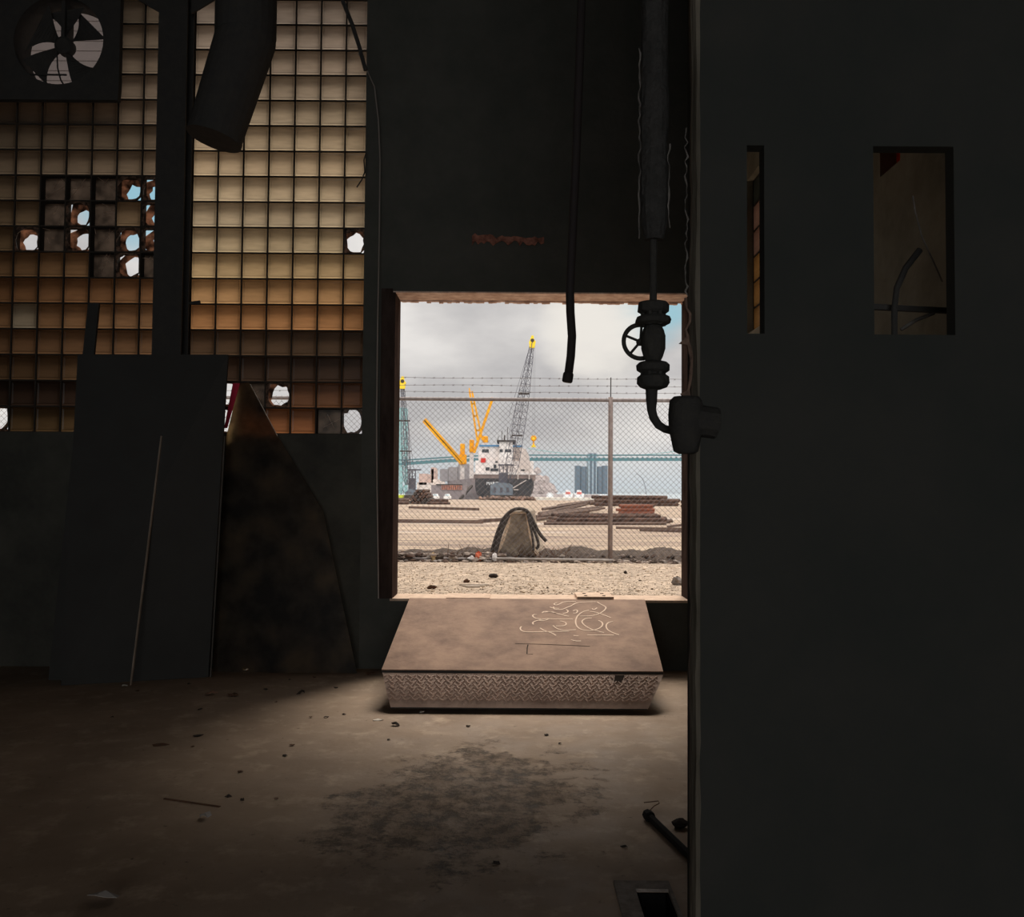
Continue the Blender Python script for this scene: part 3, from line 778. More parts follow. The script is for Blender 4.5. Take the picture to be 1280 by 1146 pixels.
# torn fibre edges
for xx,y0,y1,sd in ((799.5,60,300,1),(836,180,290,2)):
    s=MB(); random.seed(sd); pts=[at(xx+U(-1.6,1.6),y,VY-.02) for y in range(y0,y1,7)]; s.tube(pts,.003,5,rr=[U(.0012,.0042) for _ in pts]); s.build('torn_lagging', M_FUZZ, V)
lat([(377,5),(378,17),(380,19.5),(389,19.5),(392,16)],'flange')
lat([(394,14),(396,20),(399,22),(404,22),(407,16)],'flange')
lat([(392,12),(396,13),(407,10),(412,13),(420,15),(436,15),(446,12),(452,9),(454,11)],'valve_body')
lat([(451,10),(453,18),(456,21),(463,20),(466,16)],'flange')
lat([(468,16),(471,20),(479,20),(484,17),(487,9)],'flange')
lat([(464,14),(471,14)],'gasket')
for yy in (392.5,467):
    for i in range(6):
        t=2*PI*i/6; c=Vector((vc.x+12.5*q*math.cos(t),VY+15*q*math.sin(t),0))
        s=MB(); s.lathe(c,[(zpx(yy+15),3.2*q),(zpx(yy+9),3.6*q),(zpx(yy-9),3.2*q),(zpx(yy-13),3.6*q)],6); s.build('flange_bolt', M_CAST, V)
# handwheel
HC=at(800.5,427,VY+.035); 
s=MB(); rw=21.5*q; s.tube([HC+Vector((rw*math.cos(t*PI/18),.006*math.cos(t*PI/18),rw*math.sin(t*PI/18))) for t in range(37)],3.0*q,8,cap=False)
for i in range(5):
    t=math.radians(18+72*i+ 158-90); s.tube([HC,HC+Vector((rw*math.cos(t),0,rw*math.sin(t)))],1.7*q,6)
s.lathe(HC,[(-.012,4*q),(.012,5*q)],10,'Y'); hw_=s.build('handwheel', M_CAST, V, smooth=True)
s=MB(); s.tube([HC,Vector((vc.x,VY,HC.z))],3.5*q,8); s.build('valve_stem', M_CAST, V)
# lower bent pipe
pp=path([(814.5,480),(814.5,500),(814.5,512),(817,522),(823,531),(831,536),(842,539)],VY)
s=MB(); s.tube(pp,.018,12,rr=[8*q,7*q,5.8*q,5.6*q,5.4*q,5*q,5*q]); s.build('elbow_pipe', M_CAST, V, smooth=True)
c=at(854,500,VY-.02)
zz=lambda y: at(854,y,VY-.02).z
s=MB(); s.lathe(Vector((c.x,VY-.07,0)),[(zz(y),r*q) for y,r in ((568,9),(565,15),(556,17),(545,19),(541,21),(520,21.5),(503,20),(498,16),(497,8))],18,'Z',.04); s.build('trap_body', M_CAST, V, smooth=True)
s=MB(); s.tube([Vector((c.x,VY-.07,zz(525))),Vector((c.x+.10,VY-.06,zz(530)))],.052,12); s.build('wall_spigot', M_CAST, V)

# torn paint on partition edge
s=MB(); random.seed(9)
pts=[at(858+U(-2.5,2.5),y,2.985) for y in range(160,372,6)]; s.tube(pts,.003,5,rr=[U(.001,.004) for _ in pts]); tag(s.build('frayed_cord', M_FUZZ),'pale frayed cord hanging along the upper partition edge','cord')
s=MB(); random.seed(4)
pl=[(856,372),(857,385),(861,392),(861,402),(856,412),(858,420),(857,427),(860,434),(862,445),(863,455),(862,466),(861,478),(859,488)]
pr=[(x+U(2.5,5),y) for x,y in pl]
for i in range(len(pl)-1):
    s.prism([at(*pl[i],2.986),at(*pr[i],2.986),at(*pr[i+1],2.986),at(*pl[i+1],2.986)],(0,.012,0))
s.prism([at(849,429,2.98),at(858,421,2.98),at(860,431,2.98)],(0,.012,0))
s.prism([at(851,492,2.98),at(862,486,2.98),at(864,499,2.98),at(856,499,2.98)],(0,.012,0))
tag(s.build('peeling_paint', mat('peeling_dark',(.05,.035,.028),.9,(.20,.13,.10),30)), 'curled brown paint peeling off the partition edge above the trap', 'peeling paint')

# torn pinkish paint strip on lintel
s=MB(); random.seed(2); zc=at(630,300,D-.01)
top=[];bot=[]
for i in range(25):
    x=590+90*i/24; top.append(at(x,296+U(-2,2)-(3 if x<620 else 0),D-.02)); bot.append(at(x,303+U(-3,4),D-.035))
for i in range(24): s.prism([top[i],top[i+1],bot[i+1],bot[i]],(0,.012,0))
tag(s.build('torn_paint_strip', M_PINK),'faded pink strip of torn paint on the wall above the doorway','torn paint')

# ---- leaning boards left
def leanquad(name, pts, th, m, label, cat):
    s=MB(); s.prism(pts,(0,th,0)); return tag(s.build(name,m),label,cat)
def fl(px,Y): p=at(px,700,Y); return Vector((p.x,Y,0.001))
b0=fl(80,7.05); b1=fl(263,7.40)
leanquad('black_board',[b0,b1,at(285,443,7.46),at(97,443,7.42)],.025,M_BOARD,'large black rectangular board leaning across the wall left of the doorway','panel')
# plank behind
s=MB(); s.prism([fl(64,7.25),fl(80,7.25),at(123.5,379,7.66),at(110,378,7.66)],(0,.03,0)); tag(s.build('leaning_plank',M_BOARD),'narrow dark plank leaning on the glass blocks at far left','plank')
s=MB(); s.bar(fl(167,7.05)+Vector((0,0,.006)),at(202,545,7.34),.018,.012); tag(s.build('thin_batten',M_BATTEN),'thin pale batten leaning on the black panel','batten')
s=MB(); s.bar(fl(266,7.37)+Vector((0,0,.006)),at(281,545,7.42),.009,.009); tag(s.build('thin_rod',mat('dull_rod',(.10,.09,.08),.7)),'faint thin rod at the right edge of the black panel','rod')
# cloudy sheet with red strip
def onplane(px,py,pA,nA):
    d=ray(px,py); return CAM+d*((pA-CAM).dot(nA)/d.dot(nA))
pA=fl(268,7.60); nA=(fl(448,7.60)-pA).cross(at(305,478,7.77)-pA).normalized()
pts=[pA,fl(448,7.60)]+[onplane(x,y,pA,nA) for x,y in ((404,640),(346,543),(311,478),(299,479),(283,545))]
SH=thing('cloudy_sheet',(fl(300,7.6).x,7.6,0),'cloudy translucent plastic sheet leaning under the broken glass blocks','sheet')
s=MB(); s.prism(pts,(0,.004,0)); s.build('sheet', M_SHEET, SH)
s=MB(); s.prism([at(291,479,7.70),at(300,479,7.70),at(284,535,7.68),at(280,535,7.68)],(0,.004,0)); rs=s.build('red_edge', M_RED, SH); rs['label']='red strip along the top left edge'
s=MB(); s.bar(at(313,480,7.765),at(347,545,7.725),.004); s.build('bright_edge', M_PALECHIP, SH)

# ---- rod near partition, wire, stone
a=onz(866,1070,.16); a=at(864,1068,3.02)
b_=at(811,1020,2.92)
s=MB()
M_IRON=mat('rod_iron',(.02,.018,.017),.9)
RD=thing('iron_rod',(a.x,3.0,0),'dark iron rod propped up against the foot of the partition','rod')
foot=onz(864,1072,.02); tip=onz(811,1020,.02)
foot=Vector((foot.x,foot.y,.022)); tip=Vector((tip.x,tip.y,.022))
MB().tube([foot,tip],.017,8).build('bar',M_IRON,RD)
MB().tube([tip-(tip-foot).normalized()*.02,tip+(tip-foot).normalized()*.02],.025,8).build('end_nut',M_IRON,RD)
MB().tube([tip]+[onz(x,y,.03) for x,y in ((813,1012),(818,1007),(824,1004),(823,1001),(814,1002),(805,1003))],.0022,5).build('wire',M_LEAF,RD)
p_=onz(850,1034,0); s=MB(); s.blob(p_+Vector((0,0,.018)),.035,.03,.02,.2); tag(s.build('dark_stone',M_DARKCHIP),'dark lump of stone on the floor beside the partition edge','stone')

# ---- floor debris
def leaf(px,py,w,mm,name,label,cat,group=None,h=.012):
    p=onz(px,py,0); s=MB(); k=6; pts=[]
    a0=U(0,2*PI)
    vs=[Vector((p.x,p.y,h*.9))]
    for i in range(8):
        t=a0+2*PI*i/8; r=w*U(.55,1.1); vs.append(Vector((p.x+r*math.cos(t),p.y+r*.8*math.sin(t),U(.001,h))))
    vs2=[v+Vector((0,0,-.0008)) for v in vs]
    s.add(vs,[(0,i+1,(i+1)%8+1) for i in range(8)])
    o=s.build(name,mm); o.modifiers.new('s','SOLIDIFY').thickness=.002
    return tag(o,label,cat,group)
random.seed(31)
leaf(495,907,.032,M_DARKCHIP,'dead_leaf','black curled leaf on the floor just left below the ramp','leaf',h=.03)
leaf(472,900,.035,M_PALECHIP,'paper_scrap','pale flat scrap on the floor left below the ramp','scrap',h=.006)
leaf(527,891,.022,M_PALECHIP,'paper_scrap','small white scrap close under the ramp lip','scrap',h=.015)
leaf(307,840,.036,M_PALECHIP,'paper_scrap','white crumpled scrap at the foot of the wall','scrap',h=.04)
leaf(265,868,.05,mat('tan_leaf',(.35,.2,.14),.9),'dead_leaf','tan curled leaf on the floor near the black panel','leaf',h=.03)
leaf(293,870,.05,M_LEAF,'dead_leaf','long dark leaf right of the tan curled leaf','leaf',h=.02)
leaf(376,867,.04,M_DARKCHIP,'dead_leaf','dark leaf on the bright floor spot left of the ramp','leaf',h=.03)
leaf(463,843,.05,M_LEAF,'dead_leaf','brown leaf against the wall left of the ramp','leaf',h=.02)
leaf(201,931,.05,M_LEAF,'dead_leaf','flat brown patch of leaf alone on the left floor','leaf',h=.006)
leaf(256,1023,.035,mat('grey_leaf',(.35,.32,.3),.9),'paper_scrap','grey curled scrap on the dim lower left floor','scrap',h=.03)
leaf(132,1125,.06,mat('grey_leaf',(.35,.32,.3),.9),'paper_scrap','pale curved scrap at the bottom left corner of the floor','scrap',h=.04)
leaf(683,919,.02,M_DARKCHIP,'dead_leaf','tiny black leaf on the floor below the middle of the ramp','leaf',h=.01)
leaf(157,857,.03,M_PALECHIP,'paper_scrap','small pale scrap by the foot of the thin batten','scrap',h=.01)
leaf(247,920,.035,M_DARKCHIP,'dead_leaf','dark leaf on the left floor behind the flat brown patch','leaf',h=.012)
for i,(x,y) in enumerate([(172,864),(236,855),(362,850),(393,847),(420,860),(332,862),(345,878),(408,897),(486,925),(365,932),(250,887),(356,945),(300,965),(285,996),(140,897),(240,934),(700,930),(585,908),(388,897),(430,893),(303,1000),(345,999),(780,1059),(620,1080)]):
    leaf(x,y,U(.012,.022),M_DARKCHIP if i%3 else M_LEAF,'floor_crumb','small dark crumb of debris on the concrete floor','debris','dark crumbs scattered over the concrete floor',.01)
s=MB(); s.bar(onz(205,998,.002),onz(275,1008,.002),.012,.004); tag(s.build('floor_splinter',M_LEAF),'long dark splinter lying on the lower left floor','splinter')
# pipes seen through the partition opening
s=MB(); s.tube([Vector((at(1118,420,3.4).x,3.4,0.001))]+path([(1118,420),(1118,385),(1121,360),(1132,335),(1150,312)],3.4),.012,8); 
PP=tag(s.build('curved_pipe',M_BLACK),'dark curved pipe behind the right hand partition opening','pipe')
a=at(1080,383,3.45); b_=at(1195,389,3.45); s=MB(); s.bar(a,b_,.02,.02); tag(s.build('cross_bar',M_BLACK),'dark horizontal bar behind the right hand partition opening','bar')
s=MB(); s.tube(path([(1141,245),(1144,265),(1152,295),(1166,325),(1178,352)],3.35),.003,6); tag(s.build('loose_wire',M_FUZZ),'thin pale wire slanting across the right hand partition opening','wire')
s=MB(); s.tube(path([(1126,412),(1145,400),(1168,391)],3.45),.007,6); tag(s.build('pale_pipe',M_FUZZ),'short pale pipe lying low in the right hand partition opening','pipe')

# ================================================================== OUTSIDE
g=MB(); ys=[WT,10,11.5,12.4,14,18,24,32,45,60,80,100,130,160]; xs=[-120,-60,-30,-15,-8,-4,-2,0,2,4,8,15,30,60,100]
for j in range(len(ys)-1):
    for i in range(len(xs)-1):
        g.add([(xs[i],ys[j],gz(ys[j])),(xs[i+1],ys[j],gz(ys[j])),(xs[i+1],ys[j+1],gz(ys[j+1])),(xs[i],ys[j+1],gz(ys[j+1]))],[(0,1,2,3)])
g.add([(-120,160,0),(100,160,0),(100,160,-4),(-120,160,-4)],[(0,1,2,3)])
g.box(-120,RX+.3,WT-.005,WT,-1,G0)
struct(g.build('yard_ground', M_GROUND, origin=Vector((0,0,0))))
struct(MB().box(-2500,2500,160,6000,-3,-2.6).build('river_water', M_WATER))

# ---- fence
FY=12.4
fr=at(600,500,FY).z; zbm=gz(FY)
FE=thing('chain_link_fence',(0,FY,zbm),'galvanised chain link fence topped by three strands of barbed wire','fence')
MB().tube([(-9,FY,at(600,499,FY).z),(6,FY,at(600,499,FY).z)],.024,8).build('top_rail',M_GALV,FE,smooth=True)
postx=at(763,600,FY).x
for i in range(-4,3):
    x=postx+i*3.0
    s=MB(); s.tube([(x,FY,zbm-.02),(x,FY,fr+.05)],.032,10); s.build('post',M_POST,FE,smooth=True)
    s=MB(); s.bar((x,FY,fr+.03),(x,FY-.02,at(763,472,FY).z),.018,.012); s.build('wire_arm',M_BLACK,FE)
mesh=MB(); pitch=.0755; x=-9; k=0
hseg=pitch/2
z0=zbm+.02; nseg=int((fr-.02-z0)/hseg)
while x<5.9:
    # open zigzag wire, three sided
    ring=[]
    for i in range(nseg+1):
        xx=x+(hseg if (i+k)%2 else 0); z=z0+i*hseg; yy=FY-.03+(.003 if (i+k)%2 else -.003)
        ring.append((xx,yy,z))
    base=len(mesh.v); r=.0026
    vs=[]
    for (xx,yy,z) in ring: vs += [(xx-r,yy,z),(xx+r,yy-r,z),(xx+r,yy+r,z)]
    fs=[(i*3+j,i*3+(j+1)%3,(i+1)*3+(j+1)%3,(i+1)*3+j) for i in range(nseg) for j in range(3)]
    mesh.add(vs,fs)
    mesh.bar((x+hseg*((nseg+k)%2),FY-.03,z0+nseg*hseg),(x+hseg*((nseg+k)%2),FY-.03,z0+nseg*hseg+.075),.004) if k%2 else None
    x+=hseg; k+=1
mesh.build('chain_link_mesh',M_WIRE,FE)
for yy in (473,482,490.5):
    z=at(640,yy,FY).z; s=MB(); s.tube([(-9+i*.5,FY-.02,z+.006*math.sin(i*1.7+yy)) for i in range(31)],.0028,4)
    random.seed(int(yy)); xx=-9
    while xx<6:
        s.bar((xx,FY-.03,z-.012),(xx+.02,FY-.01,z+.012),.004); s.bar((xx+.02,FY-.03,z-.01),(xx,FY-.01,z+.01),.004); xx+=.13
    s.build('barbed_wire',M_WIRE,FE)
s=MB(); a=at(500,703,FY); s.tube([(a.x,FY-.06,zbm+.03),(at(618,702,FY).x,FY-.08,zbm+.035)],.018,8); tag(s.build('steel_pipe',M_GALV),'grey pipe lying along the fence foot left of the barrier','pipe')
s=MB(); s.tube([(at(620,702,FY).x,FY-.12,zbm+.045),(at(765,702,FY).x,FY-.10,zbm+.03)],.017,8); tag(s.build('steel_pipe',mat('pale_pipe',(.5,.45,.41),.7,(.3,.26,.23),5)),'pale pipe lying along the fence foot between barrier and post','pipe')

# ---- jersey barrier end on
BY=12.75
def bp(x,y): return at(x,y,BY)
prof=[(613,697),(625,682),(630,668),(634,655),(636,641),(639,639.5),(656,638.5),(660,641),(662,655),(664,668),(668,682),(676,697)]
JB=thing('concrete_barrier',tuple(bp(645,698)),'tapered concrete road barrier seen end on behind the fence','barrier')
pts=[bp(*p_) for p_ in prof]; zmin=gz(BY)
pts[0].z=pts[-1].z=zmin-.01
MB().prism(pts,(0.15,2.2,0)).build('barrier_body',M_BARRIER,JB)
s=MB()
for side in (0,1):
    seq=pts[:5] if side==0 else pts[7:]
    for a,b_ in zip(seq,seq[1:]):
        s.bar(a+Vector((.012 if side==0 else -.012,-.006,0)),b_+Vector((.012 if side==0 else -.012,-.006,0)),.045,.02,up=(0,1,0))
s.bar(pts[4]+Vector((0,-.006,0)),pts[7]+Vector((0,-.006,0)),.02,.02,up=(0,1,0))
e_=s.build('pale_edge',M_BARRIER_EDGE,JB); e_['label']='pale arris framing the end face'  # paler strips along the edges of the end face
def hose(name,pts,Y,r,label):
    s=MB(); P=[at(x,y,Y) for x,y in smooth_pts(pts)]; s.tube(P,r,8); return tag(s.build(name,M_TRACK,smooth=True),label,'hose')
hose('rubber_hose',[(613,697),(616,684),(622,664),(630,646),(641,636.5),(653,635.5),(661,640),(668,655),(675,668),(683,676.5)],12.70,.024,'longest black hose looped over the top of the barrier')
hose('rubber_hose',[(619,692),(624,672),(630,655),(636,643)],12.66,.03,'thick short hose hanging down the left side of the barrier')
hose('rubber_hose',[(660,642),(664,655),(670,668),(674,682),(670,686)],12.64,.02,'middle black hose hanging down the right side of the barrier')
hose('rubber_hose',[(659,642),(663,658),(666,672),(667,688)],12.60,.016,'thinnest hose closest to the right face of the barrier')

# ---- mud berm and rubble
random.seed(12)
b=MB(); nx_=70; x0=at(672,700,12.9).x; x1=at(880,700,12.9).x
rows=[]
for i in range(nx_+1):
    x=x0+(x1-x0)*i/nx_; h=.09+.10*abs(mnoise.noise(Vector((x*1.6,0,0))))*1.2
    h*=min(1,i/6+.3)
    rows.append([(x,12.46,zbm-.01),(x,12.75,zbm+h*.55+U(0,.015)),(x,13.25,zbm+h+U(0,.015)),(x,13.8,zbm-.02)])
vs=[v for r_ in rows for v in r_]
fs=[(i*4+j,(i+1)*4+j,(i+1)*4+j+1,i*4+j+1) for i in range(nx_) for j in range(3)]
b.add(vs,fs); tag(b.build('mud_bank',M_MUD),'low dark mud bank behind the fence right of the barrier','bank')
b=MB(); x0=at(480,700,12.9).x; x1=at(622,700,12.9).x; rows=[]
for i in range(nx_+1):
    x=x0+(x1-x0)*i/nx_; h=.08+.08*abs(mnoise.noise(Vector((x*2.6,3,0))))+.07*(i/nx_)**2
    rows.append([(x,12.44,zbm-.01),(x,12.6,zbm+h*.6),(x,12.9,zbm+h),(x,13.4,zbm-.02)])
vs=[v for r_ in rows for v in r_]; b.add(vs,fs); tag(b.build('mud_bank',M_MUD),'low mud bank behind the fence left of the barrier','bank')
b=MB()
for i in range(260):
    px=U(490,640); y=U(12.25,12.9); r=U(.015,.05); x=at(px,700,y).x; b.m=random.choice((0,0,1,2,3)); b.blob((x,y,gz(y)+U(0,.09)),r*U(1,2.2),r,r*.6,.3,6,3)
for i in range(950):
    b.m=random.choice((0,0,1,2,2,3))
    px=U(480,872); y=U(12.15,12.62) if rnd()<.7 else U(12.6,13.3); r=U(.008,.034)
    x=at(px,700,y).x; b.blob((x,y,gz(y)+r*.3+ (0.05 if y>12.6 else 0)),r*U(1,1.8),r,r*.7,.25,6,3)
tag(b.build('rubble',[M_RUBBLE,M_STONE,M_MUD,M_TIMBER]),'broken stone and litter strewn along the foot of the fence','rubble',kind='stuff')
b=MB()
for i in range(150):
    x=at(U(560,720),700,12.7).x; y=U(12.5,13.0); z=zbm+.06; d=Vector((U(-1,1),U(-.3,.3),U(-.1,.6))).normalized()*U(.06,.2); b.bar((x,y,z-.04),Vector((x,y,z))+d,.005)
tag(b.build('dry_twigs',M_LEAF),'dry twigs and dead weeds tangled around the barrier foot','twigs',kind='stuff')
def boxlet(px,py,w,h,m,name,label,cat,Y=12.3,rot=.3):
    p_=at(px,py,Y); o=MB().blob((0,0,h*.45),w*.55,w*.5,h*.5,.3,6,4).build(name,m,origin=Vector((0,0,0))); o.location=(p_.x,Y,gz(Y)+.004); o.rotation_euler=(0,0,rot); return tag(o,label,cat)
boxlet(598,698,.10,.13,mat('faded_red',(.6,.16,.09),.8),'crushed_can','faded red crushed can among the rubble left of the barrier','can',rot=.7)
boxlet(590,698,.10,.09,M_STONEW,'litter_box','crumpled white carton left of the faded red can','litter',rot=.4)
boxlet(618,700,.09,.12,M_STONEW,'litter_box','crumpled white carton at the left foot of the barrier','litter',rot=.9)
boxlet(542,699,.08,.12,mat('tan_bag',(.5,.36,.2),.9),'litter_bag','tan crumpled bag in the rubble behind the left fence','litter',rot=.2)
p_=ong(617,722); s=MB(); s.blob(p_+Vector((0,0,.02)),.05,.03,.025,.2); tag(s.build('dark_stone',M_DARKCHIP),'dark stone alone on the gravel below the barrier','stone')
p_=ong(847,731); s=MB(); s.blob(p_+Vector((0,0,.035)),.06,.05,.045,.25); tag(s.build('pale_rock',M_STONE),'pale rock on the gravel by the right door jamb','rock')
p_=ong(782,717); s=MB(); s.blob(p_+Vector((0,0,.015)),.02,.02,.02,.25); tag(s.build('dark_pebble',M_DARKCHIP),'small dark pebble on the gravel right of the fence post','stone')
s=MB()
for k in range(3):
    a=ong(574+k*4,731.5+k*1.3); b_=ong(612-k*6,731.5+k*1.3); s.bar(a+Vector((0,0,.006)),b_+Vector((0,0,.006)),.035,.012)
tag(s.build('paint_marks',mat('faded_white',(.62,.56,.5),.95,(.45,.36,.28),12)),'faded white paint marks on the gravel','paint marks')

random.seed(77); b=MB()
for i in range(3600):
    y=U(8.35,12.2); x=at(U(485,880),700,y).x; r=U(.003,.008) if rnd()<.96 else U(.009,.017)
    b.m=random.choice((0,0,0,1,1,1,2)); b.blob((x,y,G0+r*.25),r*U(.9,1.5),r,r*.75,.25,5,3)
tag(b.build('loose_gravel',[mat('gravel_tan',(.60,.47,.35),.95),mat('gravel_pale',(.72,.60,.48),.95),mat('gravel_dark',(.20,.15,.11),.95)]),'loose gravel between the doorway and the fence','gravel',kind='stuff')
for px_,y_,w_,lab in ((540,736,.05,'tiny brown clod on the gravel near the left jamb'),(583,728,.035,'small dark twig tuft on the gravel left of centre')):
    p_=ong(px_,y_); s=MB(); s.blob(p_+Vector((0,0,.015)),w_,.02,.02,.3); tag(s.build('earth_clod',M_LEAF),lab,'clod')
# ---- timbers and pipe piles in the yard
def beam(pa,pb,r,m,name,label,cat,group=None,lift=0,square=False):
    a=ong(*pa); b_=ong(*pb); a=a+Vector((0,0,r+lift)); b_=b_+Vector((0,0,r+lift))
    s=MB()
    if square: s.bar(a,b_,2*r,2*r)
    else: s.tube([a,b_],r,8)
    return tag(s.build(name,m,smooth=False),label,cat,group)
beam((470,653),(604,654.5),.055,M_TIMBER,'long_timber','long brown timber lying across the yard left of the barrier','timber',square=True)
beam((600,653.5),(668,648),.055,M_TIMBER,'long_timber','brown timber passing behind the top of the barrier','timber',square=True)
beam((512,635.5),(598,638),.07,M_TIMBER,'long_timber','thin far timber lying on the pale left yard','timber',square=True)
beam((497,691.5),(592,690.5),.02,M_TIMBER,'long_timber','grey timber just behind the fence at left','timber',square=True)
def pile(rowsdef,label,group,r,m,seed,name='steel_pipe'):
    random.seed(seed)
    for (pa,pb,lift) in rowsdef:
        beam(pa,pb,r*U(.9,1.1),m if rnd()<.7 else M_TIMBER,name,label,'pipe',group,lift)
# near pile
rd=[]
for L,lift in ((0,0),(1,.10),(2,.20)):
    for k in range(5-L):
        rd.append(((684+U(-6,10)+L*4,656-k*1.0-L*.4),(838+U(-10,6)-L*5,656-k*1.0-L*.4),lift))
pile(rd,'rusty pipe in the nearest pipe pile behind the fence','pipes in the nearest pile',.05,M_RUST,1)
rd=[((676+U(-4,4)+k*3,647-k*1.2),(733+k*1.2,631.5-k*.5),0.02+.10*(k%3)) for k in range(10)]
rd+=[((671+U(-3,5),652-k*1.0),(745+U(-10,14),642-k*1.1),0.02+.09*(k%2)) for k in range(7)]
pile(rd,'long brown beam slanting away across the yard right of the barrier','slanting beams right of the barrier',.06,M_TIMBER,2,'long_beam')
rd=[]
for L,lift in ((0,0),(1,.17),(2,.34)):
    for k in range(4-L): rd.append(((772+U(-9,6)+L*2,643.5-k*.8),(816+U(-4,2),643.5-k*.8),lift))
pile(rd,'bright rust red bar in the middle bundle behind the fence post','rust red bars in the middle bundle',.07,M_RUST2,3,'rust_bar')
rd=[]
for L,lift in ((0,0),(1,.3),(2,.6)):
    for k in range(5-L): rd.append(((740+U(-12,18)+L*4,632.5-k*.5),(846+U(-18,8)-L*3,632.5-k*.5),lift))
pile(rd,'dark log in the farthest wide pile at the right','logs in the farthest right pile',.15,M_RUST,4,'brown_log')
rd=[((852+U(-3,3),635.5-k*.4),(868+U(-4,4),635.5-k*.4),.3*(k%2)) for k in range(6)]
pile(rd,'dark pipe end cut off by the right jamb in the far pile','far pipes at the right jamb',.14,M_RUST,6,'brown_log')
rd=[((835,659.5),(872,655),0),((800,664),(870,666),0),((770,661),(868,662.5),0)]
for i,r_ in enumerate(rd): beam(r_[0],r_[1],.03,M_TIMBER,'thin_plank',['thin plank lying at the right end of the nearest pile','lowest thin plank lying in the yard right of the fence post','middle thin plank lying in the yard right of the fence post'][i],'plank',square=True)
# log stack seen end on (left)
random.seed(8)
base=ong(525,630); r=.15; lay=0
for L in range(5):
    nlog=7-L
    for k in range(nlog):
        x=base.x+(k-(nlog-1)/2)*.31+U(-.02,.02); z=gz(base.y)+r+L*.26
        s=MB(); s.tube([(x,base.y+U(-.1,.1),z),(x+.1,base.y+4,z)],r*U(.85,1),8); tag(s.build('brown_log',M_RUST if rnd()<.7 else M_TRACK),'round log end in the stack at the left dockside','log','logs of the left dockside stack')
rd=[((497,630.5-k*.6),(511,630.5-k*.6),.0+.25*(k%2)) for k in range(4)]
pile(rd,'short reddish log at the far left edge of the yard','reddish logs at the far left edge',.12,M_RUST,9,'brown_log')
rd=[((534+U(-2,2),630.5-k*.5),(562+U(-6,4),630.5-k*.5),.22*(k%2)) for k in range(5)]
pile(rd,'dark reddish log lying right of the left dockside stack','dark logs right of the left stack',.11,M_RUST,10,'brown_log')
for px,lab in ((543.5,'white car parked by the left dockside log stack'),(558.5,'white car parked second from the log stack')):
    p_=at(px,624.5,150); z=gz(150); w_=1.05; Y_=150
    C=thing('white_car',(p_.x,Y_,z),lab,'car','white cars on the dock')
    del C['group']
    s=MB(); x=p_.x
    s.prism([(x-.55,Y_,z+.15),(x+.55,Y_,z+.15),(x+.58,Y_,z+.5),(x+.42,Y_,z+.62),(x-.42,Y_,z+.62),(x-.58,Y_,z+.5)],(0,2.6,0)); s.build('body',M_WHITE,C)
    s=MB(); s.prism([(x-.42,Y_+.5,z+.62),(x+.42,Y_+.5,z+.62),(x+.32,Y_+.6,z+.95),(x-.32,Y_+.6,z+.95)],(0,1.5,0)); s.build('cabin',M_WHITE,C)
    s=MB(); s.prism([(x-.36,Y_+.48,z+.64),(x+.36,Y_+.48,z+.64),(x+.27,Y_+.58,z+.9),(x-.27,Y_+.58,z+.9)],(0,.02,0)); s.build('windscreen',mat('car_glass',(.45,.55,.58),.2),C)
    for sx in (-.42,.42):
        for yy in (.4,2.1): MB().lathe((x+sx-.06,Y_+yy,z+.17),[(0,.17),(.12,.17)],10,'X').build('wheel',M_TRACK,C)
p_=at(501,624.5,148); z=gz(148); x=p_.x
C=thing('forklift',(x,148,z),'lime yellow forklift at the far left edge of the dock','forklift')
s=MB(); s.box(x-.5,x+.5,148,149.2,z+.15,z+.75); bevel(s.build('body',M_LIME,C),.05)
s=MB(); [s.bar((x+a,148.1,z+.7),(x+a,148.1,z+1.45),.06) for a in (-.4,0,.4)]; s.bar((x-.45,148.1,z+1.45),(x+.45,148.1,z+1.45),.06); s.build('cage',M_CRSTEEL,C)
for sx in (-.4,.3):
    MB().lathe((x+sx,148,z+.18),[(0,.18),(.12,.18)],10,'X').build('wheel',M_RUST,C)

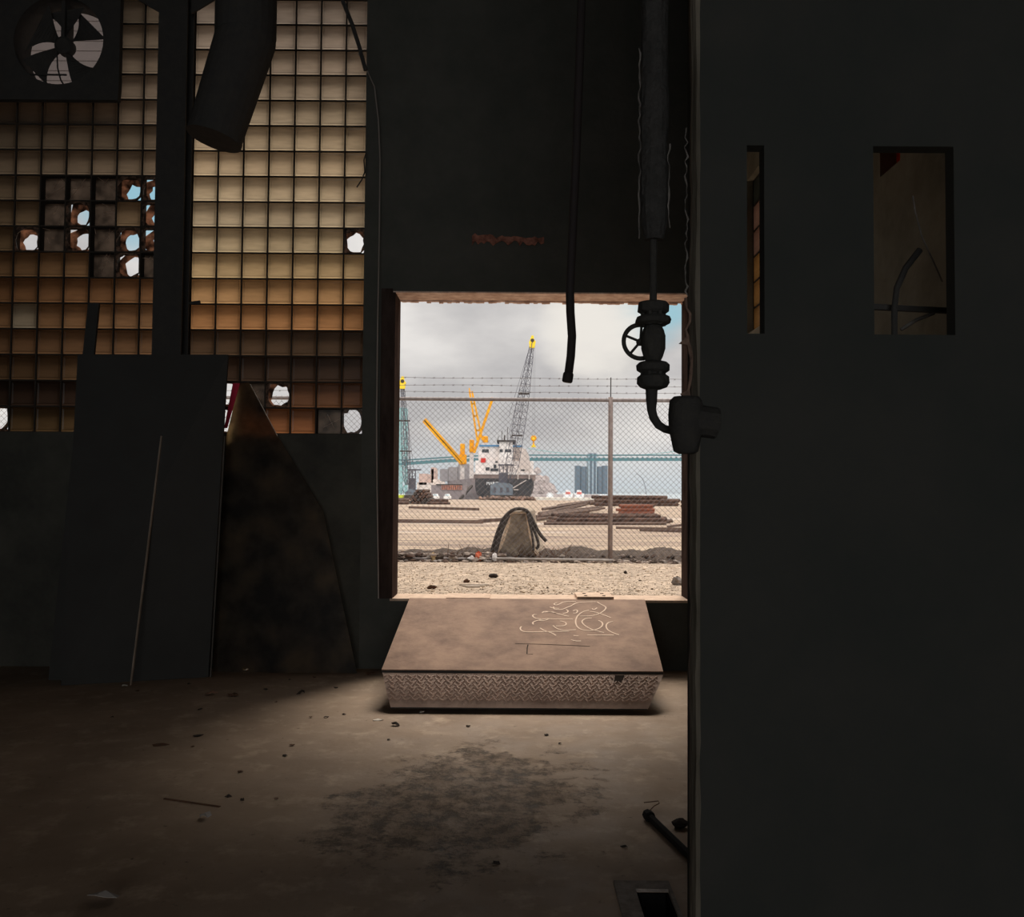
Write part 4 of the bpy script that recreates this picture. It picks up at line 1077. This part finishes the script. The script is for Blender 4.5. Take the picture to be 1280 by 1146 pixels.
# ---- crawler cranes
def lattice(s, a, b, w0, w1, n, th, side=Vector((.8,.6,0))):
    a=Vector(a); b=Vector(b); d=(b-a).normalized(); u=(side-d*side.dot(d)).normalized(); v=d.cross(u)
    def cr(t):
        w=(w0+(w1-w0)*t)/2; c=a.lerp(b,t); return [c+u*w+v*w,c-u*w+v*w,c-u*w-v*w,c+u*w-v*w]
    for k in range(4): s.bar(cr(0)[k],cr(1)[k],th)
    for i in range(n):
        A_,B_=cr(i/n),cr((i+1)/n)
        for k in range(4):
            j=(k+1)%4
            s.bar(A_[k],A_[j],th*.5)
            s.bar(A_[k],B_[j],th*.5) if i%2 else s.bar(A_[j],B_[k],th*.5)
def crane(Y,base,body,mast,boomfoot,boomtip,wid,label,hook=None,stay=None,n=22,elbow=None):
    z=gz(Y); s_=Y/F
    c=at(base[0],620,Y); K=thing('crawler_crane',(c.x,Y,z),label,'crane')
    x0=at(base[0],620,Y).x; x1=at(base[1],620,Y).x
    for yy in (Y-1.2,Y+1.6):
        s=MB(); m_=12; P=[]
        for i in range(m_):
            t=2*PI*i/m_; P.append(Vector(((x0+x1)/2+(x1-x0)/2*(.80*(1 if math.cos(t)>0 else -1)+.2*math.cos(t)),yy,z+.42+.42*math.sin(t))))
        s.prism(P,(0,.8,0)); s.build('track',M_TRACK,K)
    bx0=at(body[0],620,Y).x; bx1=at(body[1],620,Y).x; zt=at(body[0],body[2],Y).z; zb=z+.85
    s=MB(); s.prism([(bx0,Y-1,zb),(bx1,Y-1,zb),(bx1,Y-1,zt-.5),(bx1-.6,Y-1,zt-.1),(bx0+.8,Y-1,zt),(bx0,Y-1,zt-.5)],(0,2.4,0)); s.build('machinery_house',M_CRBODY,K)
    s=MB(); dx=(bx1-bx0)/7
    for i in (1,3,5): s.box(bx0+dx*i,bx0+dx*(i+.8),Y-1.03,Y-1,zb+.4,zt-.8)
    s.build('vent_panel',M_CRSTEEL,K)
    mx0,mx1=at(mast[0],600,Y).x,at(mast[1],600,Y).x; mz=at(mast[0],mast[2],Y).z
    s=MB()
    for xx in (mx0,(mx0+mx1)/2,mx1): s.bar((xx,Y+.2,zb),(xx,Y+.2,mz),.16)
    for i in range(5):
        za=zb+(mz-zb)*i/5; zc=zb+(mz-zb)*(i+1)/5; s.bar((mx0,Y+.2,za),(mx1,Y+.2,zc),.1); s.bar((mx1,Y+.2,za),(mx0,Y+.2,zc),.1)
    s.box(mx0,mx1,Y,Y+.4,zt-.3,zt+(mz-zt)*.55); s.bar((mx0-.2,Y+.2,mz),(mx1+.9,Y+.2,mz),.22); s.build('gantry',M_CRSTEEL,K)
    f_=at(*boomfoot,Y-.6); t_=at(*boomtip,Y-.6)
    s=MB(); lattice(s,f_,f_.lerp(t_,.12),wid*.4,wid,3,.085); lattice(s,f_.lerp(t_,.12),f_.lerp(t_,.55),wid,wid*.95,int(n*.45),.085); lattice(s,f_.lerp(t_,.55),t_,wid*.95,wid*.3,int(n*.45),.085)
    s.build('boom',M_CRSTEEL,K)
    for fr_ in (.63,.33):
        c=f_.lerp(t_,fr_); s=MB(); s.box(c.x-.9,c.x+.9,c.y-.5,c.y+.5,c.z-.08,c.z+.1); s.build('walkway',M_TRACK,K)
    d=(t_-f_).normalized()
    s=MB(); s.prism([t_+Vector((-.45,-.3,-.9)),t_+Vector((.35,-.3,-.9)),t_+Vector((.55,-.3,.1)),t_+Vector((.25,-.3,.5)),t_+Vector((.2,-.3,1.1)),t_+Vector((-.15,-.3,1.1)),t_+Vector((-.55,-.3,.0))],(0,.6,0)); s.build('boom_head',M_YEL2,K)
    s=MB(); s.lathe(t_+Vector((.0,-.34,.3)),[(0,.3),(.06,.3)],12,'Y'); s.build('sheave',M_TRACK,K)
    s=MB()
    ga=Vector(((mx0+mx1)/2,Y+.2,mz))
    for k in (-.25,.25): s.bar(t_+Vector((k-.1,.3,-.3)),ga+Vector((k,0,0)),.05)
    mid=at(*(stay or boomfoot),Y-.4)
    s.bar(t_+Vector((-.4,0,-.6)),mid,.05)
    if hook:
        h_=at(*hook,Y-.6)
        for k in (-.14,.14): s.bar(Vector((h_.x+k,h_.y,t_.z)),Vector((h_.x+k,h_.y,h_.z+1.0)),.025)
    s.build('pendant_lines',M_CRSTEEL,K)
    if hook:
        s=MB(); s.lathe(Vector((h_.x,h_.y-.25,h_.z+.55)),[(0,.35),(.1,.48),(.4,.48),(.5,.35)],16,'Y'); s.bar(h_+Vector((0,0,.2)),h_+Vector((0,0,-.5)),.22)
        s.build('hook_block',M_YEL,K)
        s=MB(); s.lathe(Vector((h_.x,h_.y-.28,h_.z+.55)),[(0,.22),(.03,.22)],12,'Y'); s.prism([h_+Vector((-.45,-.1,-.9)),h_+Vector((.45,-.1,-.9)),h_+Vector((.15,-.1,-.45)),h_+Vector((-.15,-.1,-.45))],(0,.3,0)); s.build('hook',M_YEL2,K)
    return K
crane(150,(607,664),(613,641,603),(624,634,581),(637,602),(665.5,428),1.5,'tall crawler crane with lattice boom standing in front of the ship stern',hook=(667,552),stay=(636,520))
crane(148,(506,523),(507,522,611),(511,519,587),(509,606),(503.3,479),.95,'crawler crane at the left door edge in front of the teal bridge tower',n=20,stay=(511,560))

# ---- rubble heaps by the tracks
random.seed(15); b=MB()
for i in range(60):
    px=U(597,668) ; P=at(px,625,146); b.blob((P.x,146+U(-1,1),gz(146)+U(.1,.5)),U(.2,.5),.3,U(.15,.35),.25,6,3)
tag(b.build('scrap_heap',mat('scrap',(.12,.10,.09),.9,(.42,.28,.22),1.2)),'low heap of scrap around the crane tracks','scrap',kind='stuff')

# ---- ship
SY=230.0; S1=SY/F
SHP=thing('cargo_ship',tuple(Vector((at(630,620,SY).x,SY,-2.6))),'grey hulled cargo ship with white superstructure moored beyond the dock','ship')
st0=at(630,600,SY); xa=at(590,600,SY).x; xb=at(669,600,SY).x; zd=at(640,598,SY).z
axis=Vector((-15.5,100,0)); cxs=(xa+xb)/2; hb=(xb-xa)/2
def sect(t):
    hw=hb*(1 if t<.72 else max(.02,1-((t-.72)/.28)**1.8)); k=.9 if t<.02 else 1
    c=Vector((cxs,SY,0))+axis*t; zs=[(zd,1.0),(2.4,1.0),(1.0,.955),(-.2,.85),(-3.2,.45 if t<.03 else .75)]
    L_=[c+Vector((-hw*f_*k,0,z)) for z,f_ in zs]; R_=[c+Vector((hw*f_*k,0,z)) for z,f_ in reversed(zs)]
    return L_+R_
ts=[0,.02,.1,.3,.5,.72,.8,.88,.95,1]
hm=MB(); vs=[]; 
for t in ts: vs+=sect(t)
fs=[]
for i in range(len(ts)-1):
    for j in range(9): fs.append((i*10+j,(i+1)*10+j,(i+1)*10+j+1,i*10+j+1))
    fs.append((i*10+9,(i+1)*10+9,(i+1)*10,i*10))
fs.append(tuple(range(10)))
hm.add(vs,fs)
ho=hm.build('hull',[M_HULL,M_HULLSIDE],SHP)
for p_ in ho.data.polygons:
    if p_.normal.x<-.55: p_.material_index=1
def sp(x,y,dy=0): return at(x,y,SY+dy)
def sbox(name,x0,x1,y0,y1,d0,d1,m,lab=None):
    a=sp(x0,y1,d0); b_=sp(x1,y0,d0); s=MB(); s.box(a.x,b_.x,SY+d0,SY+d1,a.z,b_.z); o=s.build(name,m,SHP)
    if lab: o['label']=lab
    return o
sbox('bulwark',592,669.5,592.5,600,.3,8,M_SHIPBROWN)
sbox('deck_rail',592,670,590.8,592.8,.1,8.2,M_SHIPWHITE)
sbox('deckhouse',594,667,576,592,2,14,M_SHIPWHITE)
sbox('deckhouse',598,625,558,576,3,14,M_SHIPWHITE)
sbox('deckhouse',624,641,551.5,582,1.2,12,M_SHIPWHITE)
sbox('deckhouse',641,653,559,578,3,12,M_SHIPTAN)
s=MB(); a=[sp(649,586,2),sp(664,586,2),sp(661,569,2),sp(657,561,2),sp(650,560,2)]; s.prism([v-Vector((0,.6,0)) for v in a],(0,7,0)); s.build('funnel',M_SHIPTAN,SHP)
sbox('blue_roof',599,624,556,558,2.6,14.4,M_BLUE); sbox('blue_roof',641,653,556.5,558.5,2.6,12,M_BLUE)
sbox('bridge_roof',621,645,550,552,.6,12.5,M_TRACK)
for (x0,x1,y0,y1,d) in ((602.5,611,561.5,565.5,2.9),(624.5,628.5,561.5,565.2,1.1),(631,639,561.5,565.2,1.1),(607,612,584,588,1.9),(613,623,585.5,589,1.9),(617,620.5,580.5,585,1.9),(619,622,576.3,578.5,1.9),(651,656,586,588.5,1.9),(651.5,653,575,577,1.9)):
    sbox('window',x0,x1,y0,y1,d,d+.3,M_DARKGLASS)
sbox('red_equipment',601,607,572.5,578,1.7,2.6,M_SHIPRED)
sbox('mast',629.8,631.6,544,550.5,3,3.5,M_TRACK)
for x_,y0_ in ((634,534),(627,538),(622.5,545),(640,540)):
    s=MB(); s.bar(sp(x_,551,5),sp(x_+.5,y0_,5),.14); s.build('antenna',M_TRACK,SHP)
for x_ in (647.5,661.5):
    s=MB(); s.bar(sp(x_,599,-.2),sp(x_,584,-.2),.3); s.bar(sp(x_,584,-.2),sp(x_+(2 if x_<650 else -2),581.5,-.2),.4); s.build('davit',M_SHIPTAN,SHP)
s=MB(); s.bar(sp(647.5,586,-.2),sp(661.5,586,-.2),.25); s.build('davit',M_SHIPTAN,SHP)
s=MB(); s.bar(sp(641,610,-.3),sp(658,600,-.3),.22); s.bar(sp(642,612,-.3),sp(648,612,-.3),.2); s.build('mooring_line',M_SHIPTAN,SHP)
# stern lettering
fc=bpy.data.curves.new('stern_name','FONT'); fc.body='MARIETJE C'; fc.size=4.6*S1*.36*1.0; fc.extrude=.02
fc.size=1.15; fc.align_x='LEFT'
tmp=bpy.data.objects.new('stern_name',fc); COL.objects.link(tmp)
bpy.context.view_layer.update()
dg=bpy.context.evaluated_depsgraph_get(); me=bpy.data.meshes.new_from_object(tmp.evaluated_get(dg))
bpy.data.objects.remove(tmp)
lt=bpy.data.objects.new('stern_lettering',me); COL.objects.link(lt); me.materials.append(M_LETTER); lt.parent=SHP
wd_=max(v.co.x for v in me.vertices)-min(v.co.x for v in me.vertices); P=sp(608,606,0)
k=(sp(634,605,0).x-P.x)/wd_
lt.scale=(k,1,1); lt.rotation_euler=(PI/2,0,0); lt.location=Vector((P.x,SY-.05,P.z))-WL[SHP.name]
# cargo hatches
for x0,x1,yt in ((551,561,586.5),(561.3,573,584),(573.3,589,580)):
    a=at(x0,606,300); b_=at(x1,yt,300); s=MB(); s.box(a.x,b_.x,296,312,zd-.05,b_.z); o=s.build('cargo_hatch',M_SHIPGREY,SHP)
a=at(545,613,290); 
s=MB(); 
P0=at(541,603,232); 
for i in range(1): s.box(at(553,613,229).x,at(578,613,229).x,228,229,at(560,612,229).z,at(560,606,229).z)
# far left quay buildings behind: handled below; salmon band as low warehouse on the ship's left
tag(s.build('salmon_barge',M_SALMON),'salmon red barge deck beyond the dock left of the ship','barge') if False else None
# brown barge with salmon band
BG=thing('brown_barge',tuple(Vector((at(560,620,215).x,215,-2.6))),'brown barge with a salmon red upper band moored left of the ship','barge')
a=at(539,613,215); b_=at(583,613,215)
s=MB(); s.prism([(a.x,215,-2.7),(b_.x-1.0,215,-2.7),(b_.x,215,at(583,612,215).z),(b_.x,215,at(583,606,215).z),(a.x,215,at(539,606,215).z)],(0,9,0)); s.build('hull',M_HULLSIDE,BG)
s=MB(); a=at(552,612,214.9); b_=at(577.5,606.5,214.9); s.box(a.x,b_.x,214.7,215,a.z,b_.z); s.build('upper_band',M_SALMON,BG)
s=MB(); random.seed(3)
for k_ in range(9):
    x=at(553+k_*2.7,609,214.6).x; s.box(x,x+.12,214.55,214.7,a.z+.1,b_.z-.1)
s.box(at(545,606,214.6).x,at(578,606,214.6).x,214.6,215.2,at(560,606.3,214.6).z,at(560,605,214.6).z); s.build('stanchions',M_TRACK,BG)
# gangway diag
s=MB(); s.bar(at(575,624,212),at(590,607,224),.5,.5); tag(s.build('gangway',M_TRACK),'dark gangway slanting up to the ship','gangway')
# ship cranes
def shipcrane(Y,post,jibs,wd,label,hw=None):
    a=at(post[0],post[3],Y); b_=at(post[1],post[2],Y); s=MB(); s.box(a.x,b_.x,Y,Y+1.8,a.z,b_.z); K=bevel(s.build('deck_crane',M_YEL,SHP),.2); K['label']=label
    s=MB(); s.box((a.x+b_.x)/2-.6,(a.x+b_.x)/2+.6,Y+.2,Y+1.4,zd-.05,a.z); s.build('pedestal',M_SHIPWHITE,K)
    s=MB()
    for p_,q_ in jibs: s.bar(at(*p_,Y-.5),at(*q_,Y-.5),wd,wd*.8)
    s.build('jib',M_YEL,K)
    return K
shipcrane(285,(575,581,554.5,570),[((580,579),(531,524)),((577,580),(529.5,526))],1.15,'yellow deck crane with jib lowered to the left')
s=MB(); P=at(574,580,285); Q=at(583,568,285); s.box(P.x,Q.x,284.5,287,P.z,Q.z); s.build('crane_base',M_YEL,SHP)
shipcrane(270,(586.5,592.5,549.5,565.5),[((592.5,566),(616,497))],.95,'yellow deck crane with its single jib leaning right')
K=shipcrane(255,(603,610,545,553),[((597,552),(587,489)),((603,550),(590,489)),((592,520),(596,519.5)),((595,538),(600,537.5)),((589.5,505),(593,504.5))],.62,'yellow deck crane with a tall two legged jib behind the bridge')
s=MB(); s.bar(at(587.3,490,254),at(586.6,485,254),.3); s.build('jib_tip',M_YEL,K)

# ---- suspension bridge far away
BRY=1200.0; m1=BRY/F
BRG=thing('suspension_bridge',tuple(Vector((at(504,620,BRY).x,BRY,-2.6))),'long teal suspension bridge with truss deck across the river','bridge')
def bq(x,y): return at(x,y,BRY)
dk=[(480,580.5),(515,579.5),(560,576.5),(620,574.5),(670,574.8),(740,575),(800,574.8),(960,575)]
dt=[(x,y-6+(0 if x>600 else 1)) for x,y in dk]
s=MB(); 
for L_,th in ((dk,2.4),(dt,1.5)):
    for a,b_ in zip(L_,L_[1:]): s.bar(bq(*a),bq(*b_),8,th)
s.build('deck_chords',M_TEALD,BRG)
s=MB()
def interp(L_,x):
    for (x0,y0),(x1,y1) in zip(L_,L_[1:]):
        if x0<=x<=x1: return y0+(y1-y0)*(x-x0)/(x1-x0)
x=482.
while x<955:
    y0=interp(dk,x); y1=interp(dt,x+3); s.bar(bq(x,y0),bq(x+3,y0-3.2),2,1.1); s.bar(bq(x+3,y0-3.2),bq(x+6,interp(dk,x+6)),2,1.1); x+=6
for a,b_ in zip(dk,dk[1:]): s.bar(bq(a[0],a[1]-1.6),bq(b_[0],b_[1]-1.6),6,1.6)
s.build('stiffening_truss',M_TEALD,BRG)
s=MB(); pts=[]
x=660.
while x<=960: pts.append((x,569.5-58*((764-x)/261)**2)); x+=10
for a,b_ in zip(pts,pts[1:]): s.bar(bq(*a),bq(*b_),.8)
for (x_,y_) in pts[1:-1]:
    if interp(dt,x_) and y_<interp(dt,x_)-1: s.bar(bq(x_,y_),bq(x_,interp(dt,x_)),.18)
s.build('main_cable',M_TEAL,BRG)
s=MB()
for x_,w_ in ((501,6.5),(507.5,1.6)): s.bar(bq(x_,622),bq(x_+.3,511),w_,4)
for i in range(8):
    y0=618-i*13; s.bar(bq(499,y0),bq(507,y0-13),1.4); s.bar(bq(507,y0),bq(499,y0-13),1.4)
s.bar(bq(497.5,511.5),bq(508.5,511.5),3,4); s.bar(bq(497.5,560),bq(508.5,560),3,4)
s.build('bridge_tower',M_TEAL,BRG)

# ---- far city
def tower(name,Y,parts,label):
    c=at(parts[0][0],620,Y); K=thing(name,(c.x,Y,-2.6),label,'building')
    for (x0,x1,yt,m,nm) in parts:
        a=at(x0,620,Y); b_=at(x1,yt,Y); s=MB(); r=(b_.x-a.x)/2
        s.lathe(((a.x+b_.x)/2,Y+r,0),[(-2.7,r),(b_.z,r)],20) if nm.endswith('cylinder') else s.box(a.x,b_.x,Y,Y+40,-2.7,b_.z)
        s.build(nm,m,K)
    return K
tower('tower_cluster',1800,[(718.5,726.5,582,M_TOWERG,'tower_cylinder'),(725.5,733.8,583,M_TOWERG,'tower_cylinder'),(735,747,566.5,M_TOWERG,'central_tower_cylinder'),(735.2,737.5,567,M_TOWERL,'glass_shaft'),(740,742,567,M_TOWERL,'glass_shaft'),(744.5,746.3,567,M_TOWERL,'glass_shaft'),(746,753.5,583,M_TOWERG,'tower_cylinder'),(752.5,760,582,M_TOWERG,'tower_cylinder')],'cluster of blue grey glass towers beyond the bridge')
tower('brick_building',700,[(523.5,533.5,592,M_BRICK,'main_block'),(521,536,603,M_BRICK2,'low_wing')],'pink brick block right of the left crane')
tower('slender_tower',900,[(537.8,543.2,586,M_BRICK,'shaft'),(538.8,542.2,584,M_BRICK,'crown')],'slender pinkish tower between brick block and ship')
tower('pale_building',600,[(524,541,606,M_BRICK2,'main_block')],'low pale building behind the log stack')
tower('pale_building',620,[(541,551,599,M_BRICK2,'main_block')],'small pale gabled building left of the cargo hatches')
# mound / bare trees right of ship
random.seed(6); b=MB()
for i in range(60):
    t=rnd(); px=668+24*t; top=583+30*t**1.1; P=at(px,U(top,620),560); b.blob(P,U(1.5,3),2,U(1.5,3.2),.3,7,4)
b.box(at(664,620,560).x,at(694,620,560).x,560,566,-2.7,at(680,617,560).z)
tag(b.build('bare_trees',M_MOUND),'mauve clump of bare trees right of the ship stern','trees',kind='stuff')
# far shore
def shore(name,x0,x1,yt,Y,m,label,cat):
    a=at(x0,620,Y); b_=at(x1,yt,Y); s=MB(); s.box(a.x,b_.x,Y,Y+12,-2.7,b_.z); return tag(s.build(name,m),label,cat)
shore('far_quay',664,748,618,500,M_MOUND,'grey far quay behind the white barge','quay')
shore('white_barge',663,743,622.3,230,mat('barge_white',(.72,.68,.62),.7,(.6,.5,.38),.3),'long low white barge right of the ship stern','barge')
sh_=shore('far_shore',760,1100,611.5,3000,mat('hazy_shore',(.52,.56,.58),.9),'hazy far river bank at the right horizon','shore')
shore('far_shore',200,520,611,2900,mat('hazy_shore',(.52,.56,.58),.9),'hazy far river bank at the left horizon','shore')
for i,(x0,x1,yt,lab) in enumerate([(683,692,615.5,'small white boat nearest the bare trees'),(704,716,612.5,'white and red boat left of the glass towers'),(718,730,612.5,'white and red boat under the glass towers'),(750,757,618,'white boat just left of the fence post'),(800,809,618.5,'white boat with a tall bent mast at the right')]):
    Y=420; a=at(x0,622,Y); b_=at(x1,yt,Y); K=thing('river_boat',((a.x+b_.x)/2,Y,-2.6),lab,'boat')
    L_=b_.x-a.x; zt=b_.z
    s=MB(); s.prism([(a.x+.4,Y,-2.7),(b_.x-.4,Y,-2.7),(b_.x,Y,zt*.35),(a.x,Y,zt*.35)],(0,2,0)); s.build('hull',M_WHITE,K)
    s=MB(); s.prism([(a.x+L_*.2,Y+.3,zt*.35),(b_.x-L_*.2,Y+.3,zt*.35),(b_.x-L_*.3,Y+.3,zt),(a.x+L_*.3,Y+.3,zt)],(0,1.4,0)); s.build('cabin',M_WHITE,K)
    if i in (1,2):
        s=MB(); s.box(a.x+L_*.25,b_.x-L_*.25,Y-.1,Y,zt*.15,zt*.6); s.build('red_panel',mat('boat_red',(.7,.2,.16),.8),K)
    if i==4:
        s=MB(); P=[at(x,y,Y+1) for x,y in ((808,618),(806,606),(803,598),(799,594),(795,592))]; s.tube(P,.12,5); s.build('mast',M_CRSTEEL,K)

# ================================================================== LIGHT
wd=bpy.data.worlds.new('world'); SC.world=wd; wd.use_nodes=True
nt=wd.node_tree; N=nt.nodes; L=nt.links; N.clear()
out=N.new('ShaderNodeOutputWorld'); bg=N.new('ShaderNodeBackground'); L.new(bg.outputs[0],out.inputs[0])
tc=N.new('ShaderNodeTexCoord'); mp=N.new('ShaderNodeMapping'); mp.inputs['Scale'].default_value=(1,1,2.2); L.new(tc.outputs['Generated'],mp.inputs[0])
n1=N.new('ShaderNodeTexNoise'); n1.inputs['Scale'].default_value=5.5; n1.inputs['Detail'].default_value=7; n1.inputs['Roughness'].default_value=.5; L.new(mp.outputs[0],n1.inputs['Vector'])
r1=N.new('ShaderNodeMapRange'); r1.inputs['From Min'].default_value=.36; r1.inputs['From Max'].default_value=.64; L.new(n1.outputs['Fac'],r1.inputs['Value'])
mx=N.new('ShaderNodeMix'); mx.data_type='RGBA'; mx.inputs['A'].default_value=(.50,.485,.485,1); mx.inputs['B'].default_value=(.80,.77,.74,1); L.new(r1.outputs[0],mx.inputs['Factor'])
def dirmask(px,py,inner,outer,warp=.0):
    d=ray(px,py).normalized()
    dot=N.new('ShaderNodeVectorMath'); dot.operation='DOT_PRODUCT'; dot.inputs[1].default_value=d
    nn=N.new('ShaderNodeVectorMath'); nn.operation='NORMALIZE'; L.new(tc.outputs['Generated'],nn.inputs[0]); L.new(nn.outputs[0],dot.inputs[0])
    v=dot.outputs['Value']
    if warp:
        w_=N.new('ShaderNodeTexNoise'); w_.inputs['Scale'].default_value=14; w_.inputs['Detail'].default_value=6; L.new(mp.outputs[0],w_.inputs['Vector'])
        a=N.new('ShaderNodeMath'); a.operation='MULTIPLY_ADD'; L.new(w_.outputs['Fac'],a.inputs[0]); a.inputs[1].default_value=warp; 
        b=N.new('ShaderNodeMath'); b.operation='SUBTRACT'; L.new(v,b.inputs[0]); b.inputs[1].default_value=warp*.5; L.new(b.outputs[0],a.inputs[2]); v=a.outputs[0]
    r=N.new('ShaderNodeMapRange'); r.interpolation_type='SMOOTHSTEP'; r.inputs['From Min'].default_value=math.cos(math.radians(outer)); r.inputs['From Max'].default_value=math.cos(math.radians(inner))
    L.new(v,r.inputs['Value']); return r.outputs[0]
col=mx.outputs['Result']
def mixc(f,a,b):
    x=N.new('ShaderNodeMix'); x.data_type='RGBA'; L.new(f,x.inputs['Factor']); L.new(a,x.inputs['A']); x.inputs['B'].default_value=(*b,1); return x.outputs['Result']
col=mixc(dirmask(812,376,.5,3.4,.0014),col,(.34,.56,.64))
col=mixc(dirmask(170,240,1.2,4.0,.0012),col,(.30,.52,.62))
col=mixc(dirmask(745,410,0,4.2,.003),col,(.84,.80,.74))
# pale blue haze low over the river
sx=N.new('ShaderNodeSeparateXYZ'); nn=N.new('ShaderNodeVectorMath'); nn.operation='NORMALIZE'; L.new(tc.outputs['Generated'],nn.inputs[0]); L.new(nn.outputs[0],sx.inputs[0])
rr=N.new('ShaderNodeMapRange'); rr.inputs['From Min'].default_value=.06; rr.inputs['From Max'].default_value=.0; L.new(sx.outputs['Z'],rr.inputs['Value'])
col=mixc(rr.outputs[0],col,(.60,.655,.69))
# brighter cloud overhead (sun behind the overcast)
r2=N.new('ShaderNodeMapRange'); r2.interpolation_type='SMOOTHSTEP'; r2.inputs['From Min'].default_value=.28; r2.inputs['From Max'].default_value=.75; r2.inputs['To Min'].default_value=1.0; r2.inputs['To Max'].default_value=1.5; L.new(sx.outputs['Z'],r2.inputs['Value'])
r3=N.new('ShaderNodeMapRange'); r3.interpolation_type='SMOOTHSTEP'; r3.inputs['From Min'].default_value=0; r3.inputs['From Max'].default_value=-.5; r3.inputs['To Min'].default_value=1.0; r3.inputs['To Max'].default_value=2.4; L.new(sx.outputs['Y'],r3.inputs['Value'])  # sky behind the camera raised as added fill for camera-facing sides
mm=N.new('ShaderNodeMath'); mm.operation='MULTIPLY'; L.new(r2.outputs[0],mm.inputs[0]); L.new(r3.outputs[0],mm.inputs[1])
L.new(col,bg.inputs['Color']); L.new(mm.outputs[0],bg.inputs['Strength'])

def light(name,kind,energy,loc,rot=(0,0,0),col=(1,1,1),**k):
    l=bpy.data.lights.new(name,kind); l.energy=energy; l.color=col
    for a,b in k.items(): setattr(l,a,b)
    o=bpy.data.objects.new(name,l); COL.objects.link(o); o.location=loc; o.rotation_euler=rot; return o
SUN_EL=50; SUN_AZ=8
sd=Vector((math.sin(math.radians(SUN_AZ))*math.cos(math.radians(SUN_EL)),math.cos(math.radians(SUN_AZ))*math.cos(math.radians(SUN_EL)),math.sin(math.radians(SUN_EL))))
s=light('hazy_sun','SUN',3.9,(0,20,20),col=(1,.90,.78),angle=math.radians(30)); s.rotation_euler=sd.to_track_quat('Z','Y').to_euler()
# added fill lamp in an unseen opening behind the camera, lifts the blacks
b_=light('added_back_fill','AREA',150,(0,-7.95,1.3),(math.radians(75),0,0),(1,.98,.95),shape='RECTANGLE',size=6,size_y=2.2)
b_.rotation_euler=(math.radians(91),0,0)
# portals
for nm,x0,x1,z0_,z1_ in (('doorway_portal',DL,DR,SZ,DT),):
    p_=light(nm,'AREA',1,((x0+x1)/2,WT+.02,(z0_+z1_)/2),(math.radians(-90),0,0),shape='RECTANGLE',size=x1-x0,size_y=z1_-z0_)
    p_.data.cycles.is_portal=True

SC.view_settings.view_transform='Standard'; SC.view_settings.look='None'; SC.view_settings.exposure=0; SC.view_settings.gamma=1
SC.cycles.use_denoising=True
SC.cycles.max_bounces=10; SC.cycles.diffuse_bounces=6; SC.cycles.transparent_max_bounces=12; SC.cycles.sample_clamp_indirect=4
